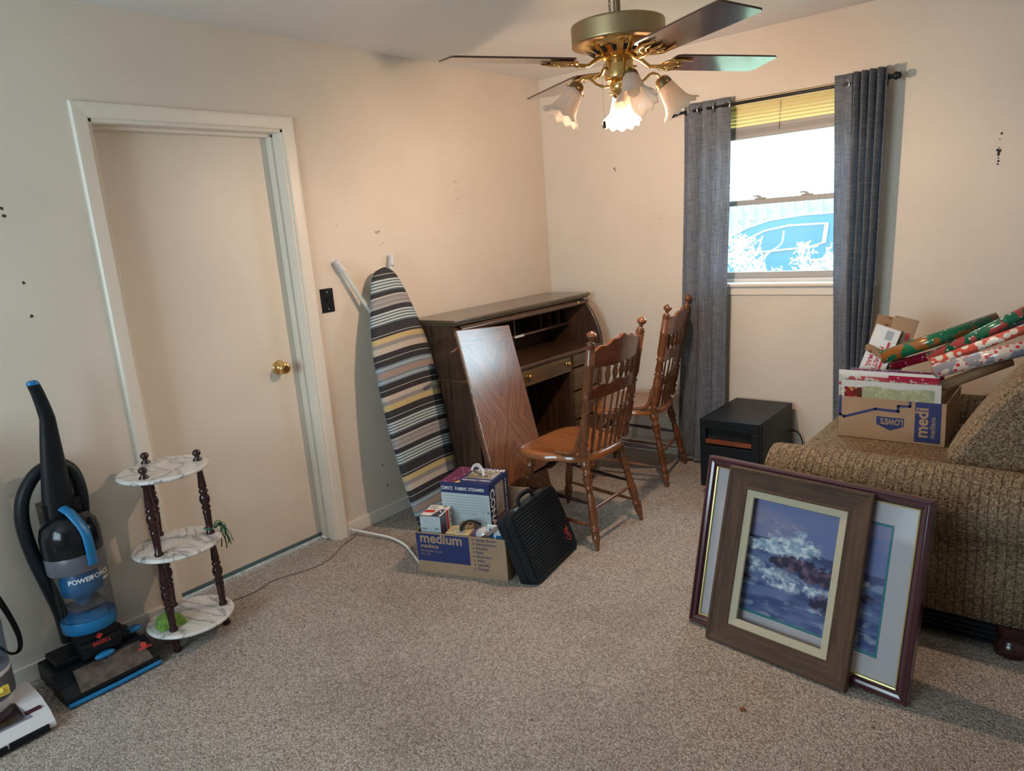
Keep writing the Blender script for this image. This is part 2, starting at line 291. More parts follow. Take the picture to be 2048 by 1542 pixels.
# ------------------------------------------------------------------ mesh helpers
WM = {}
class MB:
    def __init__(s): s.v = []; s.f = []; s.mi = []; s.sm = []
    def add(s, vs, fs, mi=0, smooth=False, T=None):
        n = len(s.v)
        for p in vs:
            p = Vector(p); s.v.append(T @ p if T else p)
        for f in fs: s.f.append([i+n for i in f]); s.mi.append(mi); s.sm.append(smooth)
        return s
    def box(s, a, b, mi=0, T=None):
        x0, y0, z0 = a; x1, y1, z1 = b
        vs = [(x0,y0,z0),(x1,y0,z0),(x1,y1,z0),(x0,y1,z0),(x0,y0,z1),(x1,y0,z1),(x1,y1,z1),(x0,y1,z1)]
        return s.add(vs, [(0,3,2,1),(4,5,6,7),(0,1,5,4),(1,2,6,5),(2,3,7,6),(3,0,4,7)], mi, False, T)
    def lathe(s, prof, o=(0,0,0), axis=(0,0,1), n=20, mi=0, caps=True, smooth=True, mod=None):
        q = Vector(axis).to_track_quat('Z', 'Y').to_matrix(); o = Vector(o); vs = []; fs = []
        for k, (r, z) in enumerate(prof):
            for i in range(n):
                a = 2*pi*i/n; rr, zz = (mod(k, a, r, z) if mod else (r, z))
                vs.append(o + q @ Vector((rr*cos(a), rr*sin(a), zz)))
        for k in range(len(prof)-1):
            for i in range(n):
                j = (i+1) % n; fs.append((k*n+i, k*n+j, (k+1)*n+j, (k+1)*n+i))
        s.add(vs, fs, mi, smooth)
        if caps:
            s.add([vs[i] for i in range(n)], [tuple(range(n-1, -1, -1))], mi)
            m = (len(prof)-1)*n; s.add([vs[m+i] for i in range(n)], [tuple(range(n))], mi)
        return s
    def tube(s, pts, r, n=10, mi=0, closed=False, caps=True, flat=None):
        pts = [Vector(p) for p in pts]; L = len(pts); vs = []; fs = []
        rs = r if isinstance(r, (list, tuple)) else [r]*L
        prev = None
        for k, p in enumerate(pts):
            if closed: d = pts[(k+1) % L]-pts[k-1]
            else: d = pts[min(k+1, L-1)]-pts[max(k-1, 0)]
            d.normalize()
            if prev is None:
                a = d.cross(Vector((0, 0, 1)));
                if a.length < .05: a = d.cross(Vector((1, 0, 0)))
            else: a = prev - d*prev.dot(d)
            a.normalize(); prev = a; b = d.cross(a)
            fx, fy = flat or (1, 1)
            for i in range(n):
                t = 2*pi*i/n; vs.append(p + (a*cos(t)*fx+b*sin(t)*fy)*rs[k])
        K = L if closed else L-1
        for k in range(K):
            k2 = (k+1) % L
            for i in range(n):
                j = (i+1) % n; fs.append((k*n+i, k*n+j, k2*n+j, k2*n+i))
        s.add(vs, fs, mi, True)
        if caps and not closed:
            s.add(vs[:n], [tuple(range(n-1, -1, -1))], mi); s.add(vs[-n:], [tuple(range(n))], mi)
        return s
    def prism(s, poly, T, h, mi=0, mi_side=None):
        """polygon (ccw) in the xy of T, extruded from z=0 to z=h"""
        n = len(poly); vs = [(x, y, 0) for x, y in poly]+[(x, y, h) for x, y in poly]
        s.add(vs, [tuple(range(n-1, -1, -1)), tuple(range(n, 2*n))], mi, False, T)
        s.add(vs, [(i, (i+1) % n, n+(i+1) % n, n+i) for i in range(n)], mi if mi_side is None else mi_side, False, T)
        return s
    def sphere(s, c, r, n=16, m=10, mi=0, T=None):
        if not isinstance(r, (tuple, list)): r = (r, r, r)
        vs = []; fs = []
        for j in range(m+1):
            ph = pi*j/m
            for i in range(n):
                a = 2*pi*i/n; vs.append((c[0]+r[0]*sin(ph)*cos(a), c[1]+r[1]*sin(ph)*sin(a), c[2]+r[2]*cos(ph)))
        for j in range(m):
            for i in range(n):
                k = (i+1) % n; fs.append((j*n+i, (j+1)*n+i, (j+1)*n+k, j*n+k))
        return s.add(vs, fs, mi, True, T)
    def grid(s, fn, nu, nv, mi=0, smooth=True, wrap=False):
        vs = [fn(i/nu, j/nv) for j in range(nv+1) for i in range(nu+1)]
        fs = [(j*(nu+1)+i, j*(nu+1)+i+1, (j+1)*(nu+1)+i+1, (j+1)*(nu+1)+i) for j in range(nv) for i in range(nu)]
        return s.add(vs, fs, mi, smooth)
    def text(s, body, o, r, u, size, mi=0, bold=.0, align='LEFT', lift=.0006, sx=1.0):
        cu = bpy.data.curves.new('t', 'FONT'); cu.body = body; cu.size = 1; cu.offset = bold; cu.align_x = align; cu.resolution_u = 3
        ob = bpy.data.objects.new('t', cu); C.objects.link(ob)
        me = bpy.data.meshes.new_from_object(ob.evaluated_get(bpy.context.evaluated_depsgraph_get()))
        r = Vector(r).normalized(); u = Vector(u).normalized(); nrm = r.cross(u); o = Vector(o)+nrm*lift
        s.add([o+r*(v.co.x*size*sx)+u*(v.co.y*size) for v in me.vertices], [tuple(p.vertices) for p in me.polygons], mi)
        bpy.data.objects.remove(ob); bpy.data.curves.remove(cu); bpy.data.meshes.remove(me); return s
    def build(s, name, mats, parent=None, bevel=0, local=False, solid=0, sub=0, **props):
        if not isinstance(mats, (list, tuple)): mats = [mats]
        me = bpy.data.meshes.new(name); vs = s.v
        if parent and not local:
            inv = WM.get(parent, Matrix()).inverted(); vs = [inv @ v for v in vs]
        me.from_pydata([tuple(v) for v in vs], [], s.f)
        for m in mats: me.materials.append(M[m] if isinstance(m, str) else m)
        for p, mi, sm in zip(me.polygons, s.mi, s.sm): p.material_index = mi; p.use_smooth = sm
        me.update()
        o = bpy.data.objects.new(name, me); C.objects.link(o)
        if parent: o.parent = parent; WM[o] = WM.get(parent, Matrix())
        else: WM[o] = Matrix()
        if bevel:
            b = o.modifiers.new('b', 'BEVEL'); b.width = bevel; b.segments = 2; b.limit_method = 'ANGLE'; b.angle_limit = radians(40)
        if solid:
            b = o.modifiers.new('s', 'SOLIDIFY'); b.thickness = solid; b.offset = 0
        if sub:
            b = o.modifiers.new('u', 'SUBSURF'); b.levels = sub; b.render_levels = sub
        for k, v in props.items(): o[k] = v
        return o
def thing(name, label, cat, loc=(0, 0, 0), rotz=0, group=None, mat=None):
    o = bpy.data.objects.new(name, None); C.objects.link(o); o.empty_display_size = .05
    m = mat if mat else Matrix.Translation(Vector(loc)) @ Matrix.Rotation(rotz, 4, 'Z')
    o.matrix_world = m; WM[o] = m.copy(); o['label'] = label; o['category'] = cat
    if group: o['group'] = group
    return o
def frame_m(o, x, y):
    x = Vector(x).normalized(); y = Vector(y); y = (y-x*x.dot(y)).normalized(); z = x.cross(y)
    m = Matrix((x, y, z)).transposed().to_4x4(); m.translation = Vector(o); return m
def bez(p0, p1, p2, p3, n=12):
    p0, p1, p2, p3 = map(Vector, (p0, p1, p2, p3)); out = []
    for i in range(n+1):
        t = i/n; out.append(p0*(1-t)**3+p1*3*t*(1-t)**2+p2*3*t*t*(1-t)+p3*t**3)
    return out
def catmull(P, n=8):
    P = [Vector(p) for p in P]; P = [P[0]*2-P[1]]+P+[P[-1]*2-P[-2]]; out = []
    for i in range(1, len(P)-2):
        for k in range(n):
            t = k/n; a, b, c, d = P[i-1:i+3]
            out.append(.5*((2*b)+(c-a)*t+(2*a-5*b+4*c-d)*t*t+(3*b-a-3*c+d)*t**3))
    out.append(P[-2]); return out
def S(o, k='structure'): o['kind'] = k; return o

# ------------------------------------------------------------------ room shell
HC = 2.44; XR = 4.45; YF = -5.7
f = MB(); f.box((-1.0, YF-.15, -.05), (XR+.15, .12, 0)); 
floor = S(f.build('floor', 'carpet'))
f = MB(); f.box((-1.0, YF-.15, HC), (XR+.15, .14, HC+.1)); S(f.build('ceiling', 'ceiling'))
# left wall with door opening
DY0, DY1, DZ = -2.842, -2.004, 2.036
w = MB()
w.box((-.16, YF, 0), (0, DY0, HC)); w.box((-.16, DY1, 0), (0, .14, HC)); w.box((-.16, DY0, DZ), (0, DY1, HC))
def spots(w, P, axis):
    for (a, z, r) in P:
        pts = []
        for i in range(8):
            t = 2*pi*i/8; rr = r*random.uniform(.6, 1.2)
            pts.append((.0008, a+rr*cos(t), z+rr*sin(t)) if axis == 'x' else (a+rr*cos(t), -.0008, z+rr*sin(t)))
        w.add(pts, [tuple(range(8)) if axis == 'x' else tuple(range(7, -1, -1))], 1)
spots(w, [(-3.185, 1.80, .006), (-3.183, 1.775, .004), (-3.182, 1.742, .006), (-3.176, 1.715, .007), (-3.174, 1.69, .008), (-3.16, 1.455, .006), (-3.158, 1.335, .007), (-1.515, 1.545, .005), (-1.498, 1.548, .005), (-1.505, 1.537, .004), (-1.50, 1.475, .003), (-1.478, 1.485, .003),
          (-.88, 1.80, .004), (-.86, 1.80, .003), (-.88, 1.75, .003), (-.875, 1.70, .004), (-.88, 1.66, .003), (-.877, 1.62, .003), (-.84, 1.62, .003), (-1.765, 1.59, .003), (-1.66, .30, .006), (-1.64, .18, .006)], 'x')
S(w.build('wall_left', ['wall', 'hole']))
WX0, WX1, WZ0, WZ1 = 1.12, 2.03, 1.095, 2.10
w = MB()
w.box((0, 0, 0), (WX0, .14, HC)); w.box((WX1, 0, 0), (XR+.15, .14, HC)); w.box((WX0, 0, 0), (WX1, .14, WZ0)); w.box((WX0, 0, WZ1), (WX1, .14, HC))
spots(w, [(2.568, 1.76, .007), (2.563, 1.735, .003), (2.563, 1.70, .003), (2.558, 1.688, .007), (2.566, 1.684, .008), (2.562, 1.672, .008), (2.562, 1.655, .004), (2.562, 1.64, .006), (2.561, 1.628, .005),
          (.545, 1.822, .006), (.553, 1.812, .005), (.551, 1.828, .004), (.85, 1.50, .003), (2.80, 1.25, .003)], 'y')
S(w.build('wall_back', ['wall', 'hole']))
w = MB(); w.box((XR, YF, 0), (XR+.15, .0, HC)); S(w.build('wall_right', 'wall'))
w = MB(); w.box((-.16, YF-.15, 0), (.6, YF, HC)); w.box((2.1, YF-.15, 0), (XR+.15, YF, HC)); w.box((.6, YF-.15, 0), (2.1, YF, .85)); w.box((.6, YF-.15, 2.15), (2.1, YF, HC)); S(w.build('wall_front', 'wall'))  # the opening in this unseen wall is added to let in fill light
# baseboards
b = MB(); b.box((0, YF, 0), (.013, -2.90, .068)); b.box((0, -1.945, 0), (.013, 0, .068)); S(b.build('baseboard_left', 'trim', bevel=.003))
b = MB(); b.box((.013, -.013, 0), (XR, 0, .068)); S(b.build('baseboard_back', 'trim', bevel=.003))
# door
d = MB(); d.box((-.145, -2.81, .012), (-.105, -2.008, 2.03)); door = S(d.build('door_1', 'door', bevel=.002))
k = MB(); kc = Vector((-.105, -2.135, .935))
k.lathe([(.034, 0), (.036, .004), (.030, .009), (.014, .013), (.012, .030), (.014, .036), (.026, .042), (.029, .052), (.027, .062), (.018, .067), (.006, .066)], kc, (1, 0, 0), 24)
k.build('door_knob', 'brass', door)
k = MB(); k.box((-.108, -2.80, .012), (-.10, -2.01, .03)); k.build('bottom_sweep', M['cover'][2], door)
# jamb with stop steps
j = MB()
for (ya, yb, s) in ((DY0-.004, DY0+.014, 1), (DY1-.014, DY1+.004, -1)):
    j.box((-.16, ya, 0), (.004, yb, DZ))
    st = yb if s == 1 else ya-.012
    j.box((-.104, st, 0), (-.062, st+.012, DZ-.014))
j.box((-.16, DY0, DZ-.016), (.004, DY1, DZ+.004)); j.box((-.104, DY0+.014, DZ-.030), (-.062, DY1-.014, DZ-.016))
S(j.build('trim_1', 'trim', bevel=.0015))
# casing: rounded ranch profile mitred round the opening
def casing(name, y0, y1, zt, wdt=.058, th=.018):
    prof = [(0, 0), (0, .010), (.006, .014), (.020, .0155), (wdt-.014, th), (wdt-.004, th), (wdt, th-.004), (wdt, 0)]  # (offset outward, proud of wall)
    m = MB(); path = [(y0, 0, -1, 0), (y0, zt, -1, 1), (y1, zt, 1, 1), (y1, 0, 1, 0)]
    vs = []
    for (y, z, sy, sz) in path:
        for (a, t) in prof: vs.append((t, y+sy*a, z+(a if sz else 0)))
    n = len(prof); fs = []
    for q in range(3):
        for i in range(n-1): fs.append((q*n+i, q*n+i+1, (q+1)*n+i+1, (q+1)*n+i))
    m.add(vs, fs); m.add([vs[i] for i in range(n)], [tuple(range(n))]); m.add([vs[3*n+i] for i in range(n)], [tuple(range(n))])
    return m.build(name, 'trim')
S(casing('trim_2', DY0+.002, DY1-.002, DZ-.003))
# light switch
t = thing('light_switch', 'small black wall switch plate between the door and the ironing board', 'switch', (0, -1.878, 1.231))
m = MB(); m.box((0, -.037, -.059), (.006, .037, .059)); m.build('cover_plate', 'black_gloss', t, bevel=.002, local=True)
m = MB(); m.box((.004, -.006, -.012), (.010, .006, .012)); m.box((.008, -.004, -.002), (.020, .004, .008)); m.build('toggle', 'black', t, bevel=.001, local=True)
for z in (-.042, .042):
    m = MB(); m.lathe([(.004, 0), (.0035, .0015)], (.0055, 0, z), (1, 0, 0), 10); m.build('screw', 'steel', t, local=True)

# ------------------------------------------------------------------ window
win = S(bpy.data.objects.new('window_1', None)); C.objects.link(win); WM[win] = Matrix()
m = MB()
m.box((WX0, .03, WZ0+.01), (WX0+.035, .13, WZ1)); m.box((WX1-.035, .03, WZ0+.01), (WX1, .13, WZ1)); m.box((WX0, .03, WZ1-.03), (WX1, .13, WZ1)); m.box((WX0, .045, WZ0), (WX1, .13, WZ0+.028))
m.build('window_frame', 'vinyl_frame', win, bevel=.002)
def sash(name, z0, z1, y, bot, top, mat):
    m = MB(); a, b_ = WX0+.035, WX1-.035
    m.box((a, y, z0), (a+.04, y+.03, z1)); m.box((b_-.04, y, z0), (b_, y+.03, z1)); m.box((a+.04, y, z0), (b_-.04, y+.03, z0+bot)); m.box((a+.04, y, z1-top), (b_-.04, y+.03, z1))
    o = m.build(name, mat, win, bevel=.002)
    g = MB(); g.box((a+.035, y+.012, z0+bot-.005), (b_-.035, y+.016, z1-top+.005)); g.build('pane', 'pane', o); return o
low = sash('lower_sash', 1.123, 1.565, .055, .036, .030, 'vinyl_shade')
sash('upper_sash', 1.535, WZ1-.03, .088, .03, .03, 'vinyl_frame')
for x in (1.445, 1.70):
    m = MB(); m.box((x-.028, .050, 1.565), (x+.034, .084, 1.573)); m.lathe([(.013, 0), (.013, .008), (.006, .011)], (x, .062, 1.572), (0, 0, 1), 12)
    m.tube([(x, .062, 1.581), (x-.020, .052, 1.583), (x-.034, .045, 1.580)], [.006, .005, .004], 8); m.build('sash_lock', 'vinyl_shade', win)
m = MB(); m.box((1.075, -.035, 1.082), (2.075, .05, 1.102)); S(m.build('trim_3', 'trim', bevel=.006))
m = MB(); m.box((1.115, -.012, 1.034), (2.035, 0, 1.082)); S(m.build('trim_4', 'trim', bevel=.003))
# blind, raised
bl = thing('window_blind', 'cream slatted blind raised to the top of the window', 'blind', (1.575, .025, 2.09))
m = MB(); m.box((1.135, .004, 2.066), (2.015, .044, 2.098)); m.build('head_rail', 'blind', bl, bevel=.003)
m = MB()
for i in range(6):
    z = 2.054-i*.0185
    T = Matrix.Translation((0, .024, z)) @ Matrix.Rotation(radians(62), 4, 'X')
    m.box((1.14, -.012, -.0006), (2.01, .012, .0006), 0, T)
m.build('slats', 'blind', bl)
m = MB()
for i in range(8): m.box((1.14, .010, 1.938-i*.0035), (2.01, .038, 1.9395-i*.0035))
m.box((1.14, .012, 1.906), (2.01, .036, 1.957)); m.box((1.14, .008, 1.893), (2.01, .040, 1.908)); m.build('stacked_slats', 'vinyl_shade', bl, bevel=.001)
m = MB(); m.tube([(1.575, .012, 2.07), (1.572, .004, 1.98), (1.568, .006, 1.92)], .0012, 6); m.build('lift_cord', 'wire', bl)

# ------------------------------------------------------------------ curtain rod and curtains
ROD_Y, ROD_Z = -.085, 2.072
rod = thing('curtain_rod', 'black metal curtain rod with knob finials above the window', 'curtain rod', (1.58, 0, ROD_Z))
m = MB(); m.tube([(1.03, ROD_Y, ROD_Z), (2.115, ROD_Y, ROD_Z)], .0085, 12); m.build('pole', 'black_metal', rod)
for s, x in ((1, 2.115), (-1, 1.03)):
    m = MB(); m.lathe([(.010, 0), (.015, .006), (.009, .012), (.008, .016), (.018, .026), (.020, .034), (.014, .042), (.017, .048), (.009, .054)], (x, ROD_Y, ROD_Z), (s, 0, 0), 16); m.build('finial', 'black_metal', rod)
for x in (1.075, 2.085):
    m = MB(); m.box((x-.010, -.004, ROD_Z-.03), (x+.010, 0, ROD_Z+.03)); m.tube([(x, -.003, ROD_Z-.012), (x, -.06, ROD_Z-.016), (x, ROD_Y, ROD_Z-.012)], .005, 8); m.build('bracket', 'black_metal', rod)
def curtain(label, top, bot, zt, zb, folds, amp, phase, flap=0, seed=1):
    YB = ROD_Y-.016 if flap else ROD_Y+.006
    t = thing('curtain', label, 'curtain', ((top[0]+top[1])/2, ROD_Y, zb), group=None)
    NU, NV = 150, 44
    def fn(u, v):
        z = zb+(zt-zb)*v
        k = (1-v)**1.3
        x0 = top[0]+(bot[0]-top[0])*k; x1 = top[1]+(bot[1]-top[1])*k
        uu = u
        if flap: # flat leading edge, tight pleats behind
            uu = u*.32/ flap if u < flap else .32+(u-flap)/(1-flap)*.68
            ph = 0 if u < flap else (u-flap)/(1-flap)*folds*2*pi
            y = YB+amp*sin(ph)*(min(1, (u-flap)*14) if u > flap else 0)+.012*sin(u/flap*2.2 if u < flap else 2.2)*(1 if u<flap else max(0, 1-(u-flap)*14))
            wob = .008*sin(ph*2+1.3)
        else:
            ph = u*folds*2*pi+phase
            y = YB+amp*sin(ph)*(.75+.25*sin(3*u+seed)); wob = .012*sin(ph+1.1)
        nz = noise.noise(Vector((u*4+seed*3, z*1.3, 0)))*.016*(1-v)
        x = x0+(x1-x0)*uu+wob*.6+nz*.6
        return (x, min(y+nz, -.012), z)
    m = MB(); m.grid(fn, NU, NV); m.build('panel', 'curtain', t, solid=.0025)
    m = MB()
    m.grid(lambda u, v: tuple(Vector(fn(u, (v*.012+.0)))+Vector((0, -.002, 0))), NU, 2); m.build('hem', 'curtain', t, solid=.004)
    return t, fn
cl, fl = curtain('blue-grey linen curtain hanging left of the window glass to the floor', (1.055, 1.345), (.955, 1.265), 2.112, .006, 3.4, .016, .6, seed=1)
cr, fr = curtain('blue-grey linen curtain bunched in tight folds right of the window glass', (1.872, 2.112), (1.905, 2.035), 2.118, .01, 4.6, .026, 0, .22, seed=4)
def grommet(x, parent, ang):
    m = MB(); q = Matrix.Translation((x, ROD_Y, ROD_Z)) @ Matrix.Rotation(ang, 4, 'Z')
    m.tube([q @ Vector((0, .021*cos(a), .021*sin(a))) for a in [2*pi*i/20 for i in range(20)]], .0042, 8, closed=True); m.build('grommet', 'steel', parent)
for x, a in ((1.318, 1.25), (1.24, .4), (1.165, -.6), (1.09, .5)): grommet(x, cl, a)
for x, a in ((1.925, 1.1), (1.965, .2), (2.005, -.2), (2.045, .2), (2.085, -.2)): grommet(x, cr, a)

# ------------------------------------------------------------------ outdoors
GZ = -.45
g = MB(); g.box((-14, .2, GZ-.05), (12, 26, GZ)); o = S(g.build('ground', 'lawn'))
for i in range(26):
    if i == 0:
        m = MB(); m.box((0, 0, 0), (.30, .03, 2.15)); m.box((.305, .01, .3), (.32, .05, .42)); m.box((0, .03, .4), (.32, .08, .48)); m.box((0, .03, 1.6), (.32, .08, 1.68)); fb = m.build('fence_board', 'fence_wood')
        o = fb
    else: o = fb.copy(); C.objects.link(o)
    o.location = (-7.2+i*.335, 14.5, GZ); o['category'] = 'fence'; o['group'] = 'boards of the fence behind the parked vehicle'
    o['label'] = 'upright weathered board of the fence beyond the window'
def parked():
    t = thing('parked_car', 'dark blue parked car with chrome window trim seen through the window', 'car', (-1.5, 10.9, GZ))
    y0, y1 = 10.0, 11.8
    T = Matrix(((1, 0, 0, 0), (0, 0, 1, y0), (0, 1, 0, 0), (0, 0, 0, 1)))
    body = [(-4.3, -.15), (.75, -.15), (.80, .35), (.72, .70), (.45, 1.16), (.20, 1.28), (-.6, 1.325), (-1.5, 1.315), (-2.1, 1.26), (-2.55, 1.14), (-3.0, .93), (-3.35, .72), (-4.15, .55), (-4.35, .25)]
    m = MB(); m.prism([(x, z) for x, z in body], T, y1-y0); m.build('body', 'car_paint', t, bevel=.05)
    glass = [(-2.50, .66), (-1.35, .735), (-1.13, .80), (-1.09, 1.15), (-1.75, 1.15), (-2.2, 1.08), (-2.72, .86), (-2.95, .68)]
    m = MB(); m.prism(glass, Matrix(((1, 0, 0, 0), (0, 0, 1, y0-.012), (0, 1, 0, 0), (0, 0, 0, 1))), .02); m.build('side_window', 'car_glass', t)
    m = MB(); m.tube([(x, y0-.018, z) for x, z in glass], .018, 8, closed=True); m.tube([(-1.10, y0-.018, .80), (-1.05, y0-.018, 1.16)], .028, 8); m.build('window_trim', 'chrome', t)
    m = MB(); m.tube([(-3.0, y0-.01, .93+.02), (-2.55, y0-.01, 1.15), (-2.1, y0-.01, 1.27), (-1.5, y0-.01, 1.325), (-.6, y0-.01, 1.335), (.2, y0-.01, 1.29)], .012, 8); m.build('roof_trim', 'chrome', t)
    m = MB(); m.tube([(-1.36, y0-.03, .49), (-1.05, y0-.03, .50)], .022, 8); m.build('door_handle', 'chrome', t)
    for x in (-3.5, -.1):
        m = MB(); m.lathe([(.10, 0), (.2, .02), (.34, .02), (.36, .06), (.36, .2), (.30, .22)], (x, y0+.14, GZ+.36), (0, -1, 0), 28); m.build('wheel', 'tyre', t)
parked()
def leafy(m, c, n, r, ls, rng):
    for _ in range(n):
        p = Vector(c)+Vector((rng.gauss(0, r), rng.gauss(0, r*.6), rng.gauss(0, r)))
        d = Vector((rng.uniform(-1, 1), rng.uniform(-.4, .4), rng.uniform(-1, 1))).normalized()*ls*rng.uniform(.6, 1.3); s_ = d.cross(Vector((0, 1, .2))).normalized()*ls*.16
        m.add([p, p+d*.5+s_, p+d, p+d*.5-s_], [(0, 1, 2, 3)])
rng = random.Random(3)
sh = thing('climbing_shrub', 'sunlit shrub with twisting stems just outside the lower window pane', 'shrub', (.4, 2.2, GZ))
st = MB(); lf = MB()
base = Vector((.35, 2.3, GZ))
for (pts, cl_) in (([(.35,2.3,-.45),(.45,2.3,.5),(.62,2.2,.98),(.70,2.2,1.12),(.80,2.25,1.20),(.84,2.2,1.31)], [(.62,.98),(.55,1.05)]),
                   ([(.35,2.3,-.45),(.9,2.3,.6),(1.05,2.25,.95),(1.2,2.2,1.02),(1.42,2.15,1.08)], [(1.1,1.0),(1.02,.98)]),
                   ([(.35,2.3,-.45),(.75,2.3,.5),(.98,2.25,.98),(1.0,2.2,1.12),(1.06,2.2,1.22)], [(1.02,1.17),(.98,1.10),(1.0,1.05)]),
                   ([(.35,2.3,-.45),(.2,2.3,.6),(.42,2.25,1.0),(.60,2.2,1.13),(.66,2.2,1.28)], [(.5,1.10),(.45,1.22),(.58,1.19)]),
                   ([(.35,2.3,-.45),(1.0,2.4,.4),(1.25,2.3,.93),(1.2,2.2,1.07),(1.19,2.2,1.16)], [(1.2,1.05),(1.26,.98),(1.22,1.1)])):
    st.tube(catmull(pts, 6), .006, 6)
    for (x, z) in cl_: leafy(lf, (x, 2.2, z), 26, .035, .05, rng)
for _ in range(16): leafy(lf, (rng.uniform(.42, 1.35), 2.25, rng.uniform(.84, .98)), 28, .05, .05, rng)
for _ in range(16): leafy(lf, (rng.uniform(.36, .58), 2.25, rng.uniform(.9, 1.24)), 26, .045, .05, rng)
st.build('stems', 'foliage', sh); lf.build('leaves', 'foliage', sh)
tr = thing('tree', 'bright foliage tree behind the fence beyond the window', 'tree', (-5.0, 17, GZ))
st = MB(); st.tube([(-5, 17, GZ), (-4.9, 17, 1.2), (-4.6, 17, 3.2)], [.18, .14, .08], 10); st.tube([(-4.9, 17, 1.2), (-3.8, 16.8, 2.6)], [.09, .04], 8)
lf = MB()
for _ in range(60):
    leafy(lf, (rng.uniform(-6.6, -3.2), 17, rng.uniform(1.7, 4.4)), 24, .28, .22, rng)
st.build('trunk', 'hedge', tr); lf.build('foliage', 'hedge', tr)

# ------------------------------------------------------------------ ceiling fan
FX, FY = 1.580, -1.648
fan = thing('ceiling_fan', 'brass ceiling fan with four brown blades and frosted glass lights', 'ceiling fan', (FX, FY, HC))
def fl_(prof, name, mat, n=32, **k):
    m = MB(); m.lathe(prof, (FX, FY, 0), (0, 0, 1), n, **k); return m.build(name, mat, fan)
fl_([(.020, HC-.075), (.045, HC-.06), (.062, HC-.02), (.065, HC)], 'canopy', 'brass_matte')
fl_([(.0125, 2.18), (.0125, HC-.05)], 'downrod', 'brass_dark', 16)
m = MB()
for i in range(10):
    m.tube([Vector((FX-.022+.004*cos(2*pi*k/8)*(i % 2), FY-.012+.004*cos(2*pi*k/8)*(1-i % 2), 2.215+i*.014+.009*sin(2*pi*k/8))) for k in range(8)], .0015, 5, closed=True)
m.build('support_chain', 'brass_dark', fan)
hs = fl_([(.140, 2.118), (.158, 2.119), (.1640, 2.1205), (.1655, 2.123), (.1655, 2.127), (.1655, 2.180), (.1655, 2.184), (.1640, 2.187), (.160, 2.189), (.145, 2.192), (.06, 2.202), (.03, 2.21)], 'motor_housing', 'brass_matte', 48)
fl_([(.060, 2.075), (.075, 2.082), (.110, 2.100), (.142, 2.122), (.142, 2.130)], 'vented_bottom', 'brass', 40)
for i in range(16):
    a = 2*pi*i/16; m = MB(); ca, sa = cos(a), sin(a)
    d = Vector((ca, sa, 0)); e = Vector((-sa, ca, 0)); sl = Vector((ca*.032, sa*.032, .022)); nrm = (sl.cross(e)).normalized()
    nrm = nrm if nrm.z < 0 else -nrm
    p = Vector((FX, FY, 0))+d*.085+Vector((0, 0, 2.0868)); pts = [p-e*.006, p+sl-e*.010, p+sl+e*.010, p+e*.006]
    m.add([q+nrm*.003 for q in pts]+[q-nrm*.002 for q in pts], [(0,1,2,3),(7,6,5,4),(0,4,5,1),(1,5,6,2),(2,6,7,3),(3,7,4,0)]); m.build('vent_slot', 'cavity', fan)
fl_([(.045, 2.00), (.053, 2.004), (.055, 2.012), (.052, 2.03), (.052, 2.062), (.046, 2.075), (.046, 2.085)], 'switch_housing', 'brass', 32)
fl_([(.010, 1.925), (.016, 1.932), (.011, 1.942), (.014, 1.952), (.030, 1.962), (.036, 1.975), (.034, 1.992), (.028, 2.002)], 'light_kit_hub', 'brass', 28)
for a in (0.4, 2.5, 4.3):
    m = MB(); m.lathe([(.004, 0), (.004, .007), (.0035, .009)], (FX+.052*cos(a), FY+.052*sin(a), 2.04), (cos(a), sin(a), 0), 8); m.build('set_screw', 'brass_dark', fan)
ZB = 2.060; PT = -.115
A0 = 1.079
for i in range(4):
    th = A0-i*pi/2
    T = Matrix.Translation((FX, FY, ZB)) @ Matrix.Rotation(th, 4, 'Z') @ Matrix.Rotation(PT, 4, 'X')
    pts = [(.205, -.066), (.225, -.074), (.50, -.078), (.640, -.078), (.651, -.072), (.654, -.060), (.654, .060), (.651, .072), (.640, .078), (.50, .078), (.225, .074), (.205, .066)]
    m = MB(); m.prism(pts, T, .006); b = m.build('blade', 'blade', fan, bevel=.0015)
    bi = MB()
    T2 = Matrix.Translation((FX, FY, ZB)) @ Matrix.Rotation(th, 4, 'Z')
    def q(x, y, z, tw=1): return T2 @ (Matrix.Rotation(PT*tw, 4, 'X') @ Vector((x, y, z)))
    bi.tube([q(.055, 0, .022, 0), q(.09, 0, .010, .2), (q(.125, 0, -.012, .5)), q(.165, 0, -.012, .8), q(.20, 0, -.006)], [.010, .009, .008, .009, .010], 8, flat=(1.4, .8))
    for s in (1, -1):
        bi.tube([q(.175, .004*s, -.008), q(.185, .030*s, -.007), q(.205, .045*s, -.006), q(.240, .050*s, -.005), q(.290, .040*s, -.005)], [.007, .007, .007, .006, .003], 8)
        bi.tube([q(.195, .012*s, -.007), q(.215, .026*s, -.006), q(.25, .028*s, -.005)], [.005, .005, .003], 8)
    bi.tube([q(.195, 0, -.006), q(.23, 0, -.006), q(.272, 0, -.005)], [.008, .007, .003], 8)
    for (x, y) in ((.225, .036), (.225, -.036), (.255, 0)): bi.sphere(q(x, y, -.009), .005, 8, 6)
    bi.build('blade_bracket', 'brass', b)
